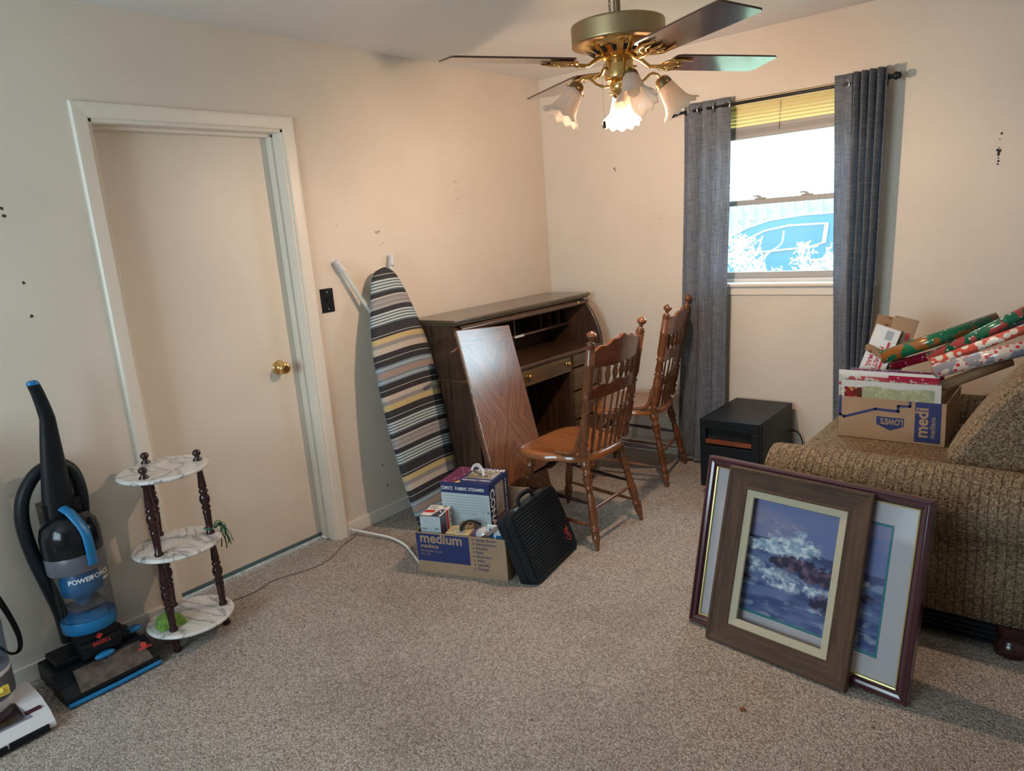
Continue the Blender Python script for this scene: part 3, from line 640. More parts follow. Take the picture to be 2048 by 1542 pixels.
for i, az in enumerate((43.5, 120.0, 223.5, 313.5)):
    a = radians(az); d = Vector((cos(a), sin(a), 0)); o = Vector((FX, FY, 0)); Z = Vector((0, 0, 1))
    m = MB(); m.tube(catmull([o+d*.03+Z*1.985, o+d*.06+Z*1.983, o+d*.088+Z*1.995, o+d*.115+Z*2.016, o+d*.138+Z*2.012, o+d*.150+Z*1.996], 6), .0048, 8); arm = m.build('light_arm', 'brass', fan)
    ax = (d*.56-Z*.83).normalized(); c = o+d*.148+Z*1.998
    m = MB(); m.lathe([(.010, -.004), (.020, .0), (.027, .010), (.029, .024), (.030, .028), (.026, .029)], c, ax, 24); cp = m.build('shade_cap', 'brass_dark', arm)
    for k in range(3):
        m = MB(); e = ax.orthogonal().normalized(); e = Matrix.Rotation(2*pi*k/3+.5, 3, ax) @ e; p = c+ax*.022+e*.029; m.tube([p, p+e*.012], .0022, 6); m.sphere(p+e*.013, .004, 8, 5)
        m.build('thumb_screw', 'brass', arm)
    prof = [(.0255, .018), (.027, .028), (.031, .045), (.036, .070), (.041, .092), (.050, .110), (.063, .125), (.073, .132)]
    def mod(k, t, r, z):
        fl = .0012*cos(t*28) if k < 5 else 0
        rf = max(0, (k-4)/3); return r+fl+rf*.0025*cos(t*12), z+rf*.0045*cos(t*12)
    m = MB(); m.lathe(prof, c, ax, 96, caps=False, mod=mod); m.build('glass_shade', 'shade', arm, solid=.0018)
    m = MB(); m.lathe([(.012, .02), (.012, .045), (.016, .058), (.022, .074), (.021, .088), (.012, .098), (.003, .101)], c, ax, 20); m.build('light_bulb', 'bulb' if i == 1 else 'shade', arm)
    if i != 1: continue          # only the far bulb is lit in the photo
    L = bpy.data.lights.new('bulb_light', 'POINT'); L.energy = BULB_W; L.color = BULB_COL; L.shadow_soft_size = .024
    lo = bpy.data.objects.new('bulb_light', L); C.objects.link(lo); lo.location = c+ax*.125
m = MB(); p0 = Vector((FX-.050, FY-.036, 2.03)); n = 44
for i in range(n): m.sphere(p0-Vector((0, 0, i*.0037)), .0014, 6, 4)
m.build('pull_chain', 'brass_dark', fan, kind='stuff')
m = MB(); m.lathe([(.002, 0), (.0055, -.004), (.007, -.022), (.0055, -.026)], p0-Vector((0, 0, n*.0037)), (0, 0, 1), 12); m.build('chain_fob', 'dark_turned', fan)

# ------------------------------------------------------------------ roll-top desk
dk = thing('roll_top_desk', 'dark oak roll-top desk standing against the wall in the room corner', 'desk', (.28, -.73, 0))
XZ = lambda y: Matrix(((1, 0, 0, 0), (0, 0, -1, y), (0, 1, 0, 0), (0, 0, 0, 1)))   # polygon in x,z extruded towards -y
m = MB(); m.box((.018, -1.372, 1.042), (.372, -.085, 1.062)); m.box((.022, -1.362, 1.030), (.362, -.095, 1.043)); m.build('top_board', 'oak_top', dk, bevel=.005)
curve = [(.29, 1.03), (.325, 1.018), (.358, .99), (.39, .95), (.418, .90), (.440, .85), (.455, .80), (.462, .742)]
for ys, nm in ((-1.318, 'side_panel'), (-.112, 'side_panel')):
    m = MB(); m.prism([(.03, .742)]+[(x, z) for x, z in curve[::-1]]+[(.03, 1.03)], XZ(ys), .022)
    sp = m.build(nm, 'oak_dark', dk)
    m = MB(); m.tube([(x+.002, ys-.011, z) for x, z in curve], .013, 10); m.build('curved_rim', 'oak_dark', sp)
    m = MB(); m.box((.05, ys-.022, 0), (.446, ys, .718)); m.build('lower_side_panel', 'oak_dark', dk, bevel=.002)
m = MB(); m.box((.03, -1.352, .718), (.466, -.10, .742)); m.build('writing_surface', 'oak_dark_y', dk, bevel=.006)
m = MB(); m.box((.03, -1.33, .742), (.04, -.12, 1.03)); m.box((.06, -1.05, .10), (.07, -.13, .718)); m.build('back_panel', 'oak_dark', dk)
m = MB(); m.box((.04, -1.32, .858), (.235, -.135, .870)); m.box((.04, -1.32, .978), (.235, -.135, .986))
for y in (-1.10, -.90, -.715): m.box((.04, y-.005, .742 if y < -.8 else .87), (.23, y+.005, .98))
for y in (-.425, -.325, -.225): m.box((.04, y-.0025, .87), (.215, y+.0025, .978))
m.build('pigeonholes', 'oak_dark_y', dk, bevel=.001)
m = MB(); m.box((.235, -.725, .856), (.2365, -.635, .870)); m.build('paper_label', 'white_card', dk)
m = MB(); m.tube([(.352, -1.315, 1.004), (.352, -.135, 1.004)], .016, 12)
for k in range(5): m.tube([(.345-.022*k, -1.315, 1.018-.0*k), (.345-.022*k, -.135, 1.018)], .009, 8, flat=(1.2, .7))
m.build('tambour', 'oak_dark_y', dk)
m = MB(); m.box((.366, -.235, 1.005), (.372, -.215, 1.020)); m.build('lock_plate', 'brass', dk)
def drawer(y0, y1, z0, z1, knobs):
    m = MB(); m.box((.25, y0, z0), (.450, y1, z1)); m.box((.449, y0+.004, z0+.004), (.458, y1-.004, z1-.004)); d = m.build('drawer', 'drawer', dk, bevel=.003)
    for (ky, kz) in knobs:
        k = MB(); k.lathe([(.009, 0), (.005, .004), (.005, .012), (.012, .017), (.013, .022), (.009, .027), (.003, .028)], (.457, ky, kz), (1, 0, 0), 16); k.build('knob', 'brass', d)
drawer(-.955, -.468, .612, .712, [(-.908, .673), (-.512, .673)])
for y0, y1 in ((-1.315, -.982), (-.440, -.138)):
    drawer(y0, y1, .630, .712, [])
    for z0, z1 in ((.480, .622), (.295, .472), (.085, .287)): drawer(y0, y1, z0, z1, [((y0+y1)/2, (z0+z1)/2)])
for a_, b_ in (((.25, -.978, 0), (.446, -.957, .718)), ((.25, -.465, 0), (.446, -.443, .718)), ((.25, -1.317, 0), (.43, -.98, .08)), ((.25, -.442, 0), (.43, -.136, .08)), ((.07, -.978, 0), (.249, -.963, .716)), ((.07, -.460, 0), (.249, -.445, .716))):
    m = MB(); m.box(a_, b_); m.build('pedestal_board', 'oak_dark', dk, bevel=.001)
m = MB(); m.box((.045, -.60, .80), (.048, -.592, .835)); m.build('cord_slot', 'cavity', dk)

# ------------------------------------------------------------------ ironing board
ibo = Vector((.305, -1.552, .004)); inose = Vector((.058, -1.634, 1.358))
IL = (inose-ibo).length
ib = thing('ironing_board', 'ironing board with a multicolour striped cover leaning nose-up on the wall', 'ironing board', mat=frame_m(ibo, (0, 1, 0), inose-ibo))
hw_pts = [(0, .125), (.015, .148), (.06, .160), (.2, .183), (.38, .197), (.55, .197), (.68, .186), (.78, .160), (.87, .125), (.93, .098), (.97, .072), (.99, .045), (1, .0)]
def hw(s):
    for (a, x), (b, y) in zip(hw_pts, hw_pts[1:]):
        if s <= b:
            t = (s-a)/(b-a); return x+(y-x)*t
    return 0
c0, w0, s0, y0_, g0, b0, t0, u0_ = range(8)
def sw(n=4): 
    out = []
    for _ in range(n): out += [(w0, 8), (s0, 10)]
    return out
per = [(c0, 42), (w0, 3), (c0, 26)]+[(s0, 5)]+sw()+[(c0, 26), (b0, 4), (w0, 3), (g0, 24), (w0, 2), (g0, 26), (w0, 3), (g0, 8), (c0, 28), (s0, 5)]+sw(4)+[(c0, 60), (w0, 3), (c0, 14), (y0_, 34), (g0, 26), (b0, 38), (c0, 36), (w0, 3), (c0, 36), (u0_, 12), (w0, 4), (u0_, 5), (w0, 4), (u0_, 10), (t0, 42), (u0_, 12), (w0, 4), (u0_, 5), (w0, 4), (u0_, 10), (c0, 36), (w0, 3), (c0, 34), (b0, 30), (g0, 26), (y0_, 36)]
tot = sum(w for _, w in per); K = .715/tot
m = MB(); s = 0.0; seq = []
while s < IL:
    for c, wd_ in per:
        seq.append((s, min(s+wd_*K, IL), c)); s += wd_*K
        if s >= IL: break
NU = 14
def ibp(u, d):  # u -1..1, d metres from nose
    d = max(0, min(IL, d+.012*(u*u)*min(1, d*6)*min(1, (IL-d)*6)-.006*sin(u*2.2)*min(1, d*5)*min(1, (IL-d)*6)))
    h = hw(1-d/IL); a = u*1.18
    if abs(a) <= 1: return Vector((a*h, IL-d, .017+.010*(1-a*a)))
    e = (abs(a)-1)/.18; return Vector(((1 if a > 0 else -1)*(h+.004*sin(e*pi)), IL-d, .017-.026*e))
for (a, b_, c) in seq:
    nn = max(1, int((b_-a)/.012)+1)
    for q_ in range(nn):
        d0 = a+(b_-a)*q_/nn; d1 = a+(b_-a)*(q_+1)/nn
        m.add([ibp(-1+2*i/NU, d) for d in (d0, d1) for i in range(NU+1)], [(i, NU+1+i, NU+2+i, i+1) for i in range(NU)], c, True)
m.build('striped_cover', M['cover'], ib, local=True)
m = MB(); outl = [(hw(k/40)*.96, IL*k/40*.995+.003) for k in range(41)]
m.prism([(x, y) for x, y in outl]+[(-x, y) for x, y in outl[-2::-1]], Matrix.Translation((0, 0, -.006)), .012); m.build('board_top', 'bisc', ib, local=True)
def ibw(p): return WM[ib].inverted() @ Vector(p)
m = MB(); m.tube([ibw((.075, -1.60, 1.05)), ibw((.040, -1.70, 1.22)), ibw((.022, -1.803, 1.405))], .011, 10); l1 = m.build('leg', 'bisc', ib, local=True)
m = MB(); m.tube([ibw((.035, -1.78, 1.365)), ibw((.022, -1.812, 1.42))], .0145, 12); m.build('foot_cap', 'white_plastic', l1, local=True)
m = MB(); m.tube([ibw((.075, -1.57, 1.05)), ibw((.040, -1.50, 1.25)), ibw((.022, -1.452, 1.405))], .011, 10); l2 = m.build('leg', 'bisc', ib, local=True)
m = MB(); m.tube([ibw((.033, -1.462, 1.365)), ibw((.022, -1.447, 1.42))], .0145, 12); m.build('foot_cap', 'white_plastic', l2, local=True)
m = MB(); m.tube([ibw((.16, -1.58, .62)), ibw((.075, -1.585, 1.05))], .011, 10); m.tube([ibw((.20, -1.66, .55)), ibw((.20, -1.50, .55))], .009, 8); m.tube([ibw((.20, -1.58, .55)), ibw((.15, -1.58, .66))], .009, 8)
m.build('folded_leg_frame', 'bisc', ib, local=True)

# ------------------------------------------------------------------ table leaf
lo_ = Vector((.738, -1.285, .0)); lt = Vector((.420, -1.203, 1.003)); LL = (lt-lo_).length
lf_ = thing('table_leaf', 'oak parquet table leaf leaning upright against the desk front', 'table leaf', mat=frame_m(lo_, (0, 1, -.082), lt-lo_))
m = MB(); m.box((-.214, .0, -.020), (.214, LL, 0)); m.build('leaf_top', 'leaf', lf_, local=True, bevel=.004)
for x in (-.205, .187):
    m = MB(); m.box((x, .01, -.048), (x+.018, .60, -.020)); m.build('apron', 'leaf_edge', lf_, local=True, bevel=.002)
m = MB(); m.tube([(-.20, LL-.085, -.024), (-.262, LL-.105, -.024)], .0075, 10); m.sphere((-.264, LL-.1055, -.024), .008, 10, 8); m.build('alignment_slide', 'leaf_edge', lf_, local=True)

# ------------------------------------------------------------------ dining chairs (local: rear feet at x=0, chair faces -x)
def turned(m, a, b, prof, n=14, mi=0):
    a = Vector(a); b = Vector(b); L = (b-a).length
    k = 1.55 if L > .3 else 1.3; rm = sum(r for t, r in prof)/len(prof)
    m.lathe([(max(.003, rm+(r-rm)*k), t*L) for t, r in prof], a, (b-a), n, mi)
leg_prof = [(0, .0115), (.03, .0125), (.12, .0185), (.16, .020), (.175, .015), (.19, .021), (.205, .0165), (.215, .021), (.232, .0215), (.25, .016), (.30, .019), (.36, .0205), (.62, .0170), (.66, .0155), (.675, .021), (.69, .016), (.72, .0185), (.77, .0225), (.82, .019), (.835, .0225), (.85, .016), (.90, .0215), (.96, .023), (1, .018)]
post_prof = [(0, .017), (.04, .021), (.08, .018), (.10, .0225), (.12, .017), (.15, .021), (.30, .0215), (.33, .017), (.345, .023), (.36, .017), (.38, .021), (.47, .018), (.485, .0225), (.50, .0175), (.55, .022), (.72, .0205), (.735, .023), (.75, .0205), (.86, .0205), (.87, .0175), (.88, .022), (.895, .017), (.905, .0205), (.915, .013), (.935, .0125), (.955, .021), (.975, .0215), (.992, .014), (1.0, .004)]
spin_prof = [(0, .0065), (.25, .008), (.30, .010), (.33, .006), (.36, .010), (.40, .0065), (.47, .009), (.55, .012), (.60, .011), (.64, .006), (.66, .010), (.69, .0065), (.9, .0055), (1, .005)]
sspin = [(0, .006), (.2, .009), (.45, .0125), (.6, .0125), (.75, .009), (.85, .012), (1, .006)]
strp = [(0, .006), (.2, .008), (.5, .009), (.8, .008), (1, .006)]
tstr = [(0, .007), (.25, .009), (.40, .011), (.43, .015), (.45, .010), (.48, .016), (.52, .016), (.55, .010), (.57, .015), (.60, .011), (.75, .009), (1, .007)]
def make_chair(label):
    t = thing('dining_chair', label, 'chair', (0, 0, 0))
    t['group'] = 'honey oak dining chairs beside the desk'
    ft = {('r', 1): (0, .208, 0), ('r', -1): (0, -.208, 0), ('f', 1): (-.465, .215, 0), ('f', -1): (-.465, -.215, 0)}
    tp = {('r', 1): (-.085, .150, .425), ('r', -1): (-.085, -.150, .425), ('f', 1): (-.385, .165, .425), ('f', -1): (-.385, -.165, .425)}
    for k in ft:
        m = MB(); turned(m, ft[k], tp[k], leg_prof, 16); m.build('leg', 'honey', t, local=True)
    def at(k, z):
        a = Vector(ft[k]); b = Vector(tp[k]); return a+(b-a)*(z/.425)
    def stretch(k1, z1, k2, z2, prof, mat='honey'):
        m = MB(); turned(m, at(k1, z1), at(k2, z2), prof, 12); m.build('stretcher', mat, t, local=True)
    for s in (1, -1):
        stretch(('f', s), .245, ('r', s), .215, strp, 'dark_turned'); stretch(('f', s), .135, ('r', s), .11, strp)
    stretch(('f', -1), .30, ('f', 1), .30, tstr, 'dark_turned'); stretch(('r', -1), .19, ('r', 1), .19, strp)
    # saddle seat
    N_ = 44; out = []
    for i in range(N_):
        a = 2*pi*i/N_; ca, sa = cos(a), sin(a); p = 3.2 if ca > 0 else 4.5
        rx, ry = .215, (.222 if ca > 0 else .245)
        d = (abs(ca)**p+abs(sa)**p)**(-1/p); out.append((-.245+rx*ca*d, ry*sa*d*(1-.10*max(0, ca)**2)))
    m = MB(); vs = []; rings = [(1, -.012), (1.0, .012), (.97, .019), (.90, .021), (.75, .016), (.5, .011), (.25, .009), (.02, .009)]
    for (k, dz) in rings:
        for (x, y) in out: vs.append((-.245+(x+.245)*k, y*k, .431+dz))
    fs = []
    for r_ in range(len(rings)-1):
        for i in range(N_):
            j = (i+1) % N_; fs.append((r_*N_+i, r_*N_+j, (r_+1)*N_+j, (r_+1)*N_+i))
    m.add(vs, fs, 0, True); m.add([(-.245+(x+.245)*.97, y*.97, .414) for x, y in out], [tuple(range(N_-1, -1, -1))])
    m.add([v for v in vs[:N_]]+[(-.245+(x+.245)*.97, y*.97, .414) for x, y in out], [(i, N_+i, N_+(i+1) % N_, (i+1) % N_) for i in range(N_)]); m.build('seat', 'honey_seat', t, local=True)
    pb = {s: Vector((-.072, .188*s, .448)) for s in (1, -1)}; pt = {s: Vector((.040, .222*s, 1.05)) for s in (1, -1)}
    for s in (1, -1):
        m = MB(); turned(m, pb[s], pt[s], post_prof, 18); m.build('back_post', 'honey', t, local=True)
        e = [(-.215, .205*s, .456), (-.15, .208*s, .457), (-.105, .208*s, .470), (-.080, .207*s, .52), (-.060, .204*s, .585)]
        m = MB(); m.tube(catmull(e, 6), [.009]*25, 8, flat=(.8, 1.25)); m.build('brace', 'honey', t, local=True)
    def bk(y, z):  # point on the curved back surface
        f_ = (z-.448)/.602; x = -.072+.112*f_; hwid = .188+.034*f_; return Vector((x+.030*(1-(y/hwid)**2), y, z))
    def rail(name, zb, zt, n=30, ye=.205):
        m = MB(); vs = []
        for i in range(n+1):
            y = -ye+2*ye*i/n; u = y/ye
            b_, t_ = zb(u), zt(u)
            for (z, dx) in ((b_, -.009), (t_, -.009), (t_, .009), (b_, .009)):
                p = bk(y, z); vs.append((p.x+dx, p.y, p.z))
        fs = []
        for i in range(n):
            for k in range(4):
                fs.append((i*4+k, i*4+(k+1) % 4, (i+1)*4+(k+1) % 4, (i+1)*4+k))
        fs += [(3, 2, 1, 0), tuple(n*4+k for k in range(4))]
        m.add(vs, fs, 0); return m.build(name, 'honey_slat', t, local=True, bevel=.003)
    rail('crest_rail', lambda u: .878-.010*(1-u*u), lambda u: .958+.030*(1-u*u)+.014*max(0, cos(u*pi*1.0))+.006*cos(u*pi*5))
    rail('middle_rail', lambda u: .722+.006*(1-u*u), lambda u: .780+.012*(1-u*u)+.006*cos(u*pi*3), ye=.198)
    for i in range(6):
        y = -.140+.056*i
        m = MB(); a = bk(y*.86, .448); turned(m, Vector((a.x-.012, a.y, .446)), bk(y, .730), spin_prof, 12); m.build('spindle', 'honey', t, local=True)
        m = MB(); turned(m, bk(y, .785), bk(y*1.04, .875), sspin, 12); m.build('short_spindle', 'honey', t, local=True)
    return t
def place(t, loc, rz):
    t.location = loc; t.rotation_euler = (0, 0, rz)
ch1 = make_chair('honey oak spindle-back dining chair beside the briefcase, its seat fully visible')
ch2 = ch1.copy(); C.objects.link(ch2); ch2['label'] = 'honey oak spindle-back dining chair standing by the left curtain, behind the other chair'
for o in [o for o in ch1.children]:
    c_ = o.copy(); C.objects.link(c_); c_.parent = ch2
place(ch1, (1.236, -1.232, 0), 0)
place(ch2, (1.092, -.345, 0), radians(12))

# ------------------------------------------------------------------ infrared heater
ht = thing('space_heater', 'black box-shaped space heater with a wood louvre below the window', 'heater', (1.50, -.30, 0))
X0, X1, Y0, Y1, Z0, Z1 = 1.338, 1.668, -.545, -.045, .045, .43
SZ0, SZ1 = .285, .375
m = MB(); m.box((X0, Y0+.03, Z0), (X1, Y1, Z1)); m.build('cabinet', 'black', ht, bevel=.006)
m = MB()
m.box((X0, Y0, Z0), (X1, Y0+.03, SZ0)); m.box((X0, Y0, SZ1), (X1, Y0+.03, Z1)); m.box((X0, Y0, SZ0), (X0+.035, Y0+.03, SZ1)); m.box((X1-.045, Y0, SZ0), (X1, Y0+.03, SZ1)); m.build('front_panel', 'black', ht, bevel=.004)
m = MB(); m.box((X0+.03, Y0+.028, SZ0), (X1-.04, Y0+.031, SZ1)); m.build('outlet_cavity', 'cavity', ht)
m = MB(); m.box((X0+.034, Y0-.001, .295), (X1-.044, Y0+.018, .318)); m.build('wood_louvre', 'honey_slat', ht, bevel=.002)
m = MB(); m.box((X0+.12, Y0-.0015, .118), (X1-.075, Y0, .172)); m.build('display_plate', 'brass', ht); m = MB(); m.box((X0+.122, Y0-.003, .120), (X1-.077, Y0-.0014, .170)); m.build('display', 'black_gloss', ht)
for x in (X0+.03, X1-.03):
    for y in (Y0+.05, Y1-.05):
        m = MB(); m.lathe([(.02, -.009), (.022, -.006), (.022, .006), (.02, .009)], (x, y, .022), (1, 0, 0), 16); m.box((x-.012, y-.012, .022), (x+.012, y+.012, .046)); m.build('caster', 'black', ht)
m = MB(); m.tube(catmull([(X1-.01, -.06, .27), (X1+.02, -.05, .265), (X1+.045, -.04, .235), (X1+.055, -.035, .17), (X1+.06, -.035, .05), (X1+.10, -.04, .008), (X1+.25, -.05, .006)], 6), .0038, 8); m.build('power_cord', 'black', ht)

# ------------------------------------------------------------------ sofa
sf = thing('armchair_sofa', 'olive brown ribbed-knit sofa with a rolled arm at the right', 'sofa', (2.7, -.8, 0))
YZ = lambda x: Matrix(((0, 0, 1, x), (1, 0, 0, 0), (0, 1, 0, 0), (0, 0, 0, 1)))  # polygon in y,z extruded towards +x
cy, cz, rr = -1.365, .488, .128
prof = [(-1.435, .115), (-1.435, .30), (-1.437, .395)]
for i in range(17):
    a = radians(215-i*13.5); prof.append((cy+rr*1.0*cos(a), cz+rr*sin(a)))
prof += [(-1.245, .44), (-1.245, .115)]
def arm(name, prof, x0, x1, mirror=None):
    m = MB(); n = len(prof); secs = [(x0+.022, .90), (x0+.006, .965), (x0, .985), (x0+.0, 1.0), (x0+.018, 1.012), (x0+.06, 1.015), (x1, 1.015)]
    yc = sum(p[0] for p in prof)/n; vs = []; fs = []
    for (x, k) in secs:
        for (y, z) in prof:
            yy, zz = yc+(y-yc)*k, .12+(z-.12)*(1-(1-k)*.4); vs.append((x, yy if not mirror else mirror-yy, zz))
    for q_ in range(len(secs)-1):
        for i in range(n):
            j = (i+1) % n; f_ = (q_*n+i, q_*n+j, (q_+1)*n+j, (q_+1)*n+i); fs.append(f_ if mirror else f_[::-1])
    m.add(vs, fs, 0, True); m.add(vs[:n], [tuple(range(n))]); m.add(vs[-n:], [tuple(range(n))]); return m.build(name, 'sofa', sf)
arm('rolled_arm', prof, 2.035, 3.25)
m = MB(); m.tube([(2.06, -1.437, .402), (3.25, -1.437, .402)], .004, 6); m.build('arm_seam', 'sofa_plain', sf)
arm('rolled_arm', [(y, .115+(z-.115)*.93) for y, z in prof], 2.15, 3.25, mirror=-1.555)
m = MB(); m.box((2.06, -1.26, .115), (3.2, -.30, .36)); m.build('seat_base', 'sofa', sf, bevel=.02)
m = MB(); m.box((1.995, -1.235, .352), (2.66, -.325, .492)); m.build('seat_cushion', 'sofa_plain', sf, bevel=.045)
bp = [(2.55, .50), (2.585, .60), (2.63, .69), (2.70, .80), (2.775, .905), (2.86, .955), (2.97, .95), (3.03, .86), (3.02, .50)]
def back_cushion(y0, y1, dx=0, kz=1):
    m = MB(); n = len(bp); secs = [(y0+.0, .80), (y0+.012, .90), (y0+.04, .97), (y0+.10, 1.0), ((y0+y1)/2, 1.03), (y1-.10, 1.0), (y1-.04, .97), (y1-.012, .9), (y1, .8)]
    cx_, cz_ = 2.83, .66; vs = [(dx+cx_+(x-cx_)*k, y, .5+(cz_+(z-cz_)*k-.5)*kz) for (y, k) in secs for (x, z) in bp]; fs = []
    for q_ in range(len(secs)-1):
        for i in range(n):
            j = (i+1) % n; fs.append((q_*n+i, (q_+1)*n+i, (q_+1)*n+j, q_*n+j))
    m.add(vs, fs, 0, True); m.add(vs[:n], [tuple(range(n-1, -1, -1))]); m.add(vs[-n:], [tuple(range(n))]); m.build('back_cushion', 'sofa_plain', sf, sub=1)
back_cushion(-1.225, -.80); back_cushion(-.785, -.345, .07, .80)
m = MB(); m.box((3.0, -1.25, .115), (3.25, -.32, .84)); m.build('sofa_back', 'sofa', sf, bevel=.03)
m = MB()
for k in range(5): m.box((2.10, -1.42+.001*k, .028+.018*k), (2.80, -1.405, .038+.018*k))
m.box((2.10, -1.408, .03), (2.80, -1.40, .115)); m.build('ribbed_kick_panel', 'black', sf)
for x, y in ((2.84, -1.40), (3.15, -1.40), (2.15, -.38), (3.15, -.38), (2.13, -1.33)):
    m = MB(); m.lathe([(.035, 0), (.052, .008), (.056, .03), (.045, .055), (.035, .068), (.050, .080), (.052, .116)], (x, y, 0), (0, 0, 1), 20); m.build('foot', 'dark_turned', sf)

# ------------------------------------------------------------------ open carton on the sofa
def carton(name, label, o, ang, w, d, h, flaps=()):
    T = Matrix.Translation(Vector(o)) @ Matrix.Rotation(ang, 4, 'Z')
    t = thing(name, label, 'box', mat=T); th = .004
    m = MB(); m.box((0, 0, 0), (w, th, h)); m.box((0, d-th, 0), (w, d, h)); m.box((0, th, 0), (th, d-th, h)); m.box((w-th, th, 0), (w, d-th, h)); m.box((th, th, 0), (w-th, d-th, th))
    m.build('carton_walls', 'cardboard', t, local=True); return t, T
gb, GT = carton('cardboard_box', 'open cardboard moving box of gift wrap standing on the sofa seat', (2.108, -.765, .4945), 0.0, .415, .36, .182)
n_ = 'navy_print'
m = MB()
def ln(m, pts, w, y=-.0008):
    for (a, b_) in zip(pts, pts[1:]):
        a = Vector(a); b_ = Vector(b_); d = (b_-a).normalized(); e = Vector((-d.y, d.x))*w/2; a = a-d*w*.35; b_ = b_+d*w*.35
        q = [a-e, b_-e, b_+e, a+e]; m.add([(p.x, y, p.y) for p in q], [(0, 1, 2, 3)])
ln(m, [(.006, .182), (.006, .098), (.024, .090), (.150, .137), (.238, .134)], .011)
ln(m, [(.238, .134), (.238, .158), (.282, .160), (.282, .178)], .010)
m.add([(x, -.0008, z) for x, z in [(.155, .105), (.155, .070), (.170, .064), (.210, .046), (.250, .064), (.262, .072), (.262, .105)]], [tuple(range(7))])
m.box((.302, -.0010, .010), (.398, -.0004, .182)); m.build('navy_printing', n_, gb, local=True)
m = MB(); m.text("LOWE'S", (.259, -.0008, .098), (-1, 0, 0), (0, 0, -1), .036, bold=.03, lift=.0006, sx=.70)
m.text('medi', (.350, -.001, .030), (0, 0, 1), (-1, 0, 0), .066, bold=.03, lift=.0006); m.text('mediana', (.378, -.001, .030), (0, 0, 1), (-1, 0, 0), .028, bold=.01, lift=.0006)
m.build('lettering', 'card_print', gb, local=True)
def sheet(name, label, cat, o, r, u, w, h, mat, film=True, th=.003, group=None, fn=None):
    T = frame_m(o, r, u); t = thing(name, label, cat, mat=T, group=group)
    m = MB(); m.box((0, 0, -th), (w, h, 0)); m.build('printed_sheet', mat, t, local=True, bevel=.0008)
    if fn: fn(t, T)
    if film:
        m = MB(); m.box((-.006, -.002, -th-.001), (w+.012, h+.006, .0012)); m.build('clear_sleeve', 'film', t, local=True)
    return t
bz = .515
def f1(t, T):
    m = MB(); m.box((.20, 0, 0), (.39, .262, .0006)); m.build('red_panel', 'gift_red', t, local=True)
    m = MB(); m.text('Merry Christmas', (.205, .222, .0008), (1, 0, 0), (0, 1, 0), .028, bold=.004); m.build('lettering', 'white_print', t, local=True)
    m = MB(); m.box((.0, .0, -.0038), (.39, .275, -.0031)); m.build('backing_card', 'white_card', t, local=True)
sheet('gift_wrap_pack', 'plaid and red gift wrap pack with white greeting lettering in the sofa box', 'gift wrap', (2.098, -.722, bz), (1, 0, 0), (0, -.06, 1), .39, .25, 'gift_check', fn=f1)
def f0(t, T):
    m = MB(); m.box((.012, 0, 0), (.098, .195, .0008)); m.build('poinsettia_panel', 'gift_poin', t, local=True)
    m = MB()
    vs = []; 
    m.grid(lambda u, v: (.085+.275*u, .2*v+.004*sin(u*9)*v, .001+.006*abs(noise.noise(Vector((u*9, v*5, 0))))), 40, 14); m.build('folded_tissue', 'gift_green', t, local=True)
sheet('tissue_paper_pack', 'pale green floral tissue paper pack with poinsettia panel at front of sofa box', 'gift wrap', (2.116, -.752, bz+.01), (1, 0, 0), (0, -.03, 1), .385, .225, 'white_card', fn=f0)
def f2(t, T):
    m = MB(); m.box((.205, .225, 0), (.36, .262, .0007)); m.build('red_band', 'gift_red', t, local=True)
    m = MB(); m.box((.285, .233, .0008), (.302, .256, .0012)); m.build('price_sticker', 'yellow_print', t, local=True)
sheet('gift_bag_pack', 'purple and red gift bag pack standing behind the plaid one in the sofa box', 'gift wrap', (2.140, -.690, bz), (1, 0, 0), (0, -.02, 1), .345, .275, 'gift_purple', fn=f2)
# mailing boxes
def slab(name, label, cat, P0, r, u, w, h, th, mat):
    T = frame_m(P0, r, u); t = thing(name, label, cat, mat=T); m = MB(); m.box((0, 0, -th), (w, h, 0)); m.build('box_body', mat, t, local=True, bevel=.002); return t, T
pb_, PT_ = slab('mailing_box', 'white flat mailing box with red lettering and stripe standing in the sofa box', 'box', (2.095, -.600, .62), (1, .06, -.33), (.40, .06, 1), .105, .37, .028, 'white_card')
m = MB(); m.box((.072, 0, 0), (.082, .31, .0008)); m.build('red_stripe', 'red_print', pb_, local=True)
m = MB(); m.text('PRIORITY', (.046, .284, .0006), (0, -1, 0), (1, 0, 0), .027, bold=.02); m.text('MAIL', (.020, .236, .0006), (0, -1, 0), (1, 0, 0), .027, bold=.02); m.build('lettering', 'red_print', pb_, local=True)
m = MB()
for k in range(5): m.box((.052+.006*k, .318, .0005), (.055+.006*k, .360, .001))
m.box((.012, .135, .0005), (.028, .155, .001)); m.build('grey_printing', 'grey_print', pb_, local=True)
m = MB(); m.box((-.006, .245, .002), (.085, .270, .004), 0, Matrix.Rotation(.0, 4, 'Z')); m.prism([(-.010, .262), (.010, .243), (.080, .232), (.088, .262), (.03, .275), (-.004, .278)], Matrix.Translation((0, 0, .003)), .002); m.build('torn_flap', 'brownpat', pb_, local=True)
cb_, CT_ = slab('shipping_carton', 'long brown corrugated carton with small print leaning behind the white mailing box', 'box', (2.175, -.560, .64), (1, .15, -.28), (.30, .03, 1), .098, .375, .05, 'cardboard')
m = MB()
m.text('USA', (.020, .300, .0006), (1, 0, 0), (0, 1, 0), .016, bold=.02); m.box((.018, .270, .0004), (.045, .290, .0010)); m.text('PACKAGE', (.052, .13, .0006), (0, 1, 0), (-1, 0, 0), .016, bold=.01); m.text('FLAT RATE', (.070, .13, .0006), (0, 1, 0), (-1, 0, 0), .016, bold=.01); m.box((.018, .16, .0004), (.030, .19, .0010))
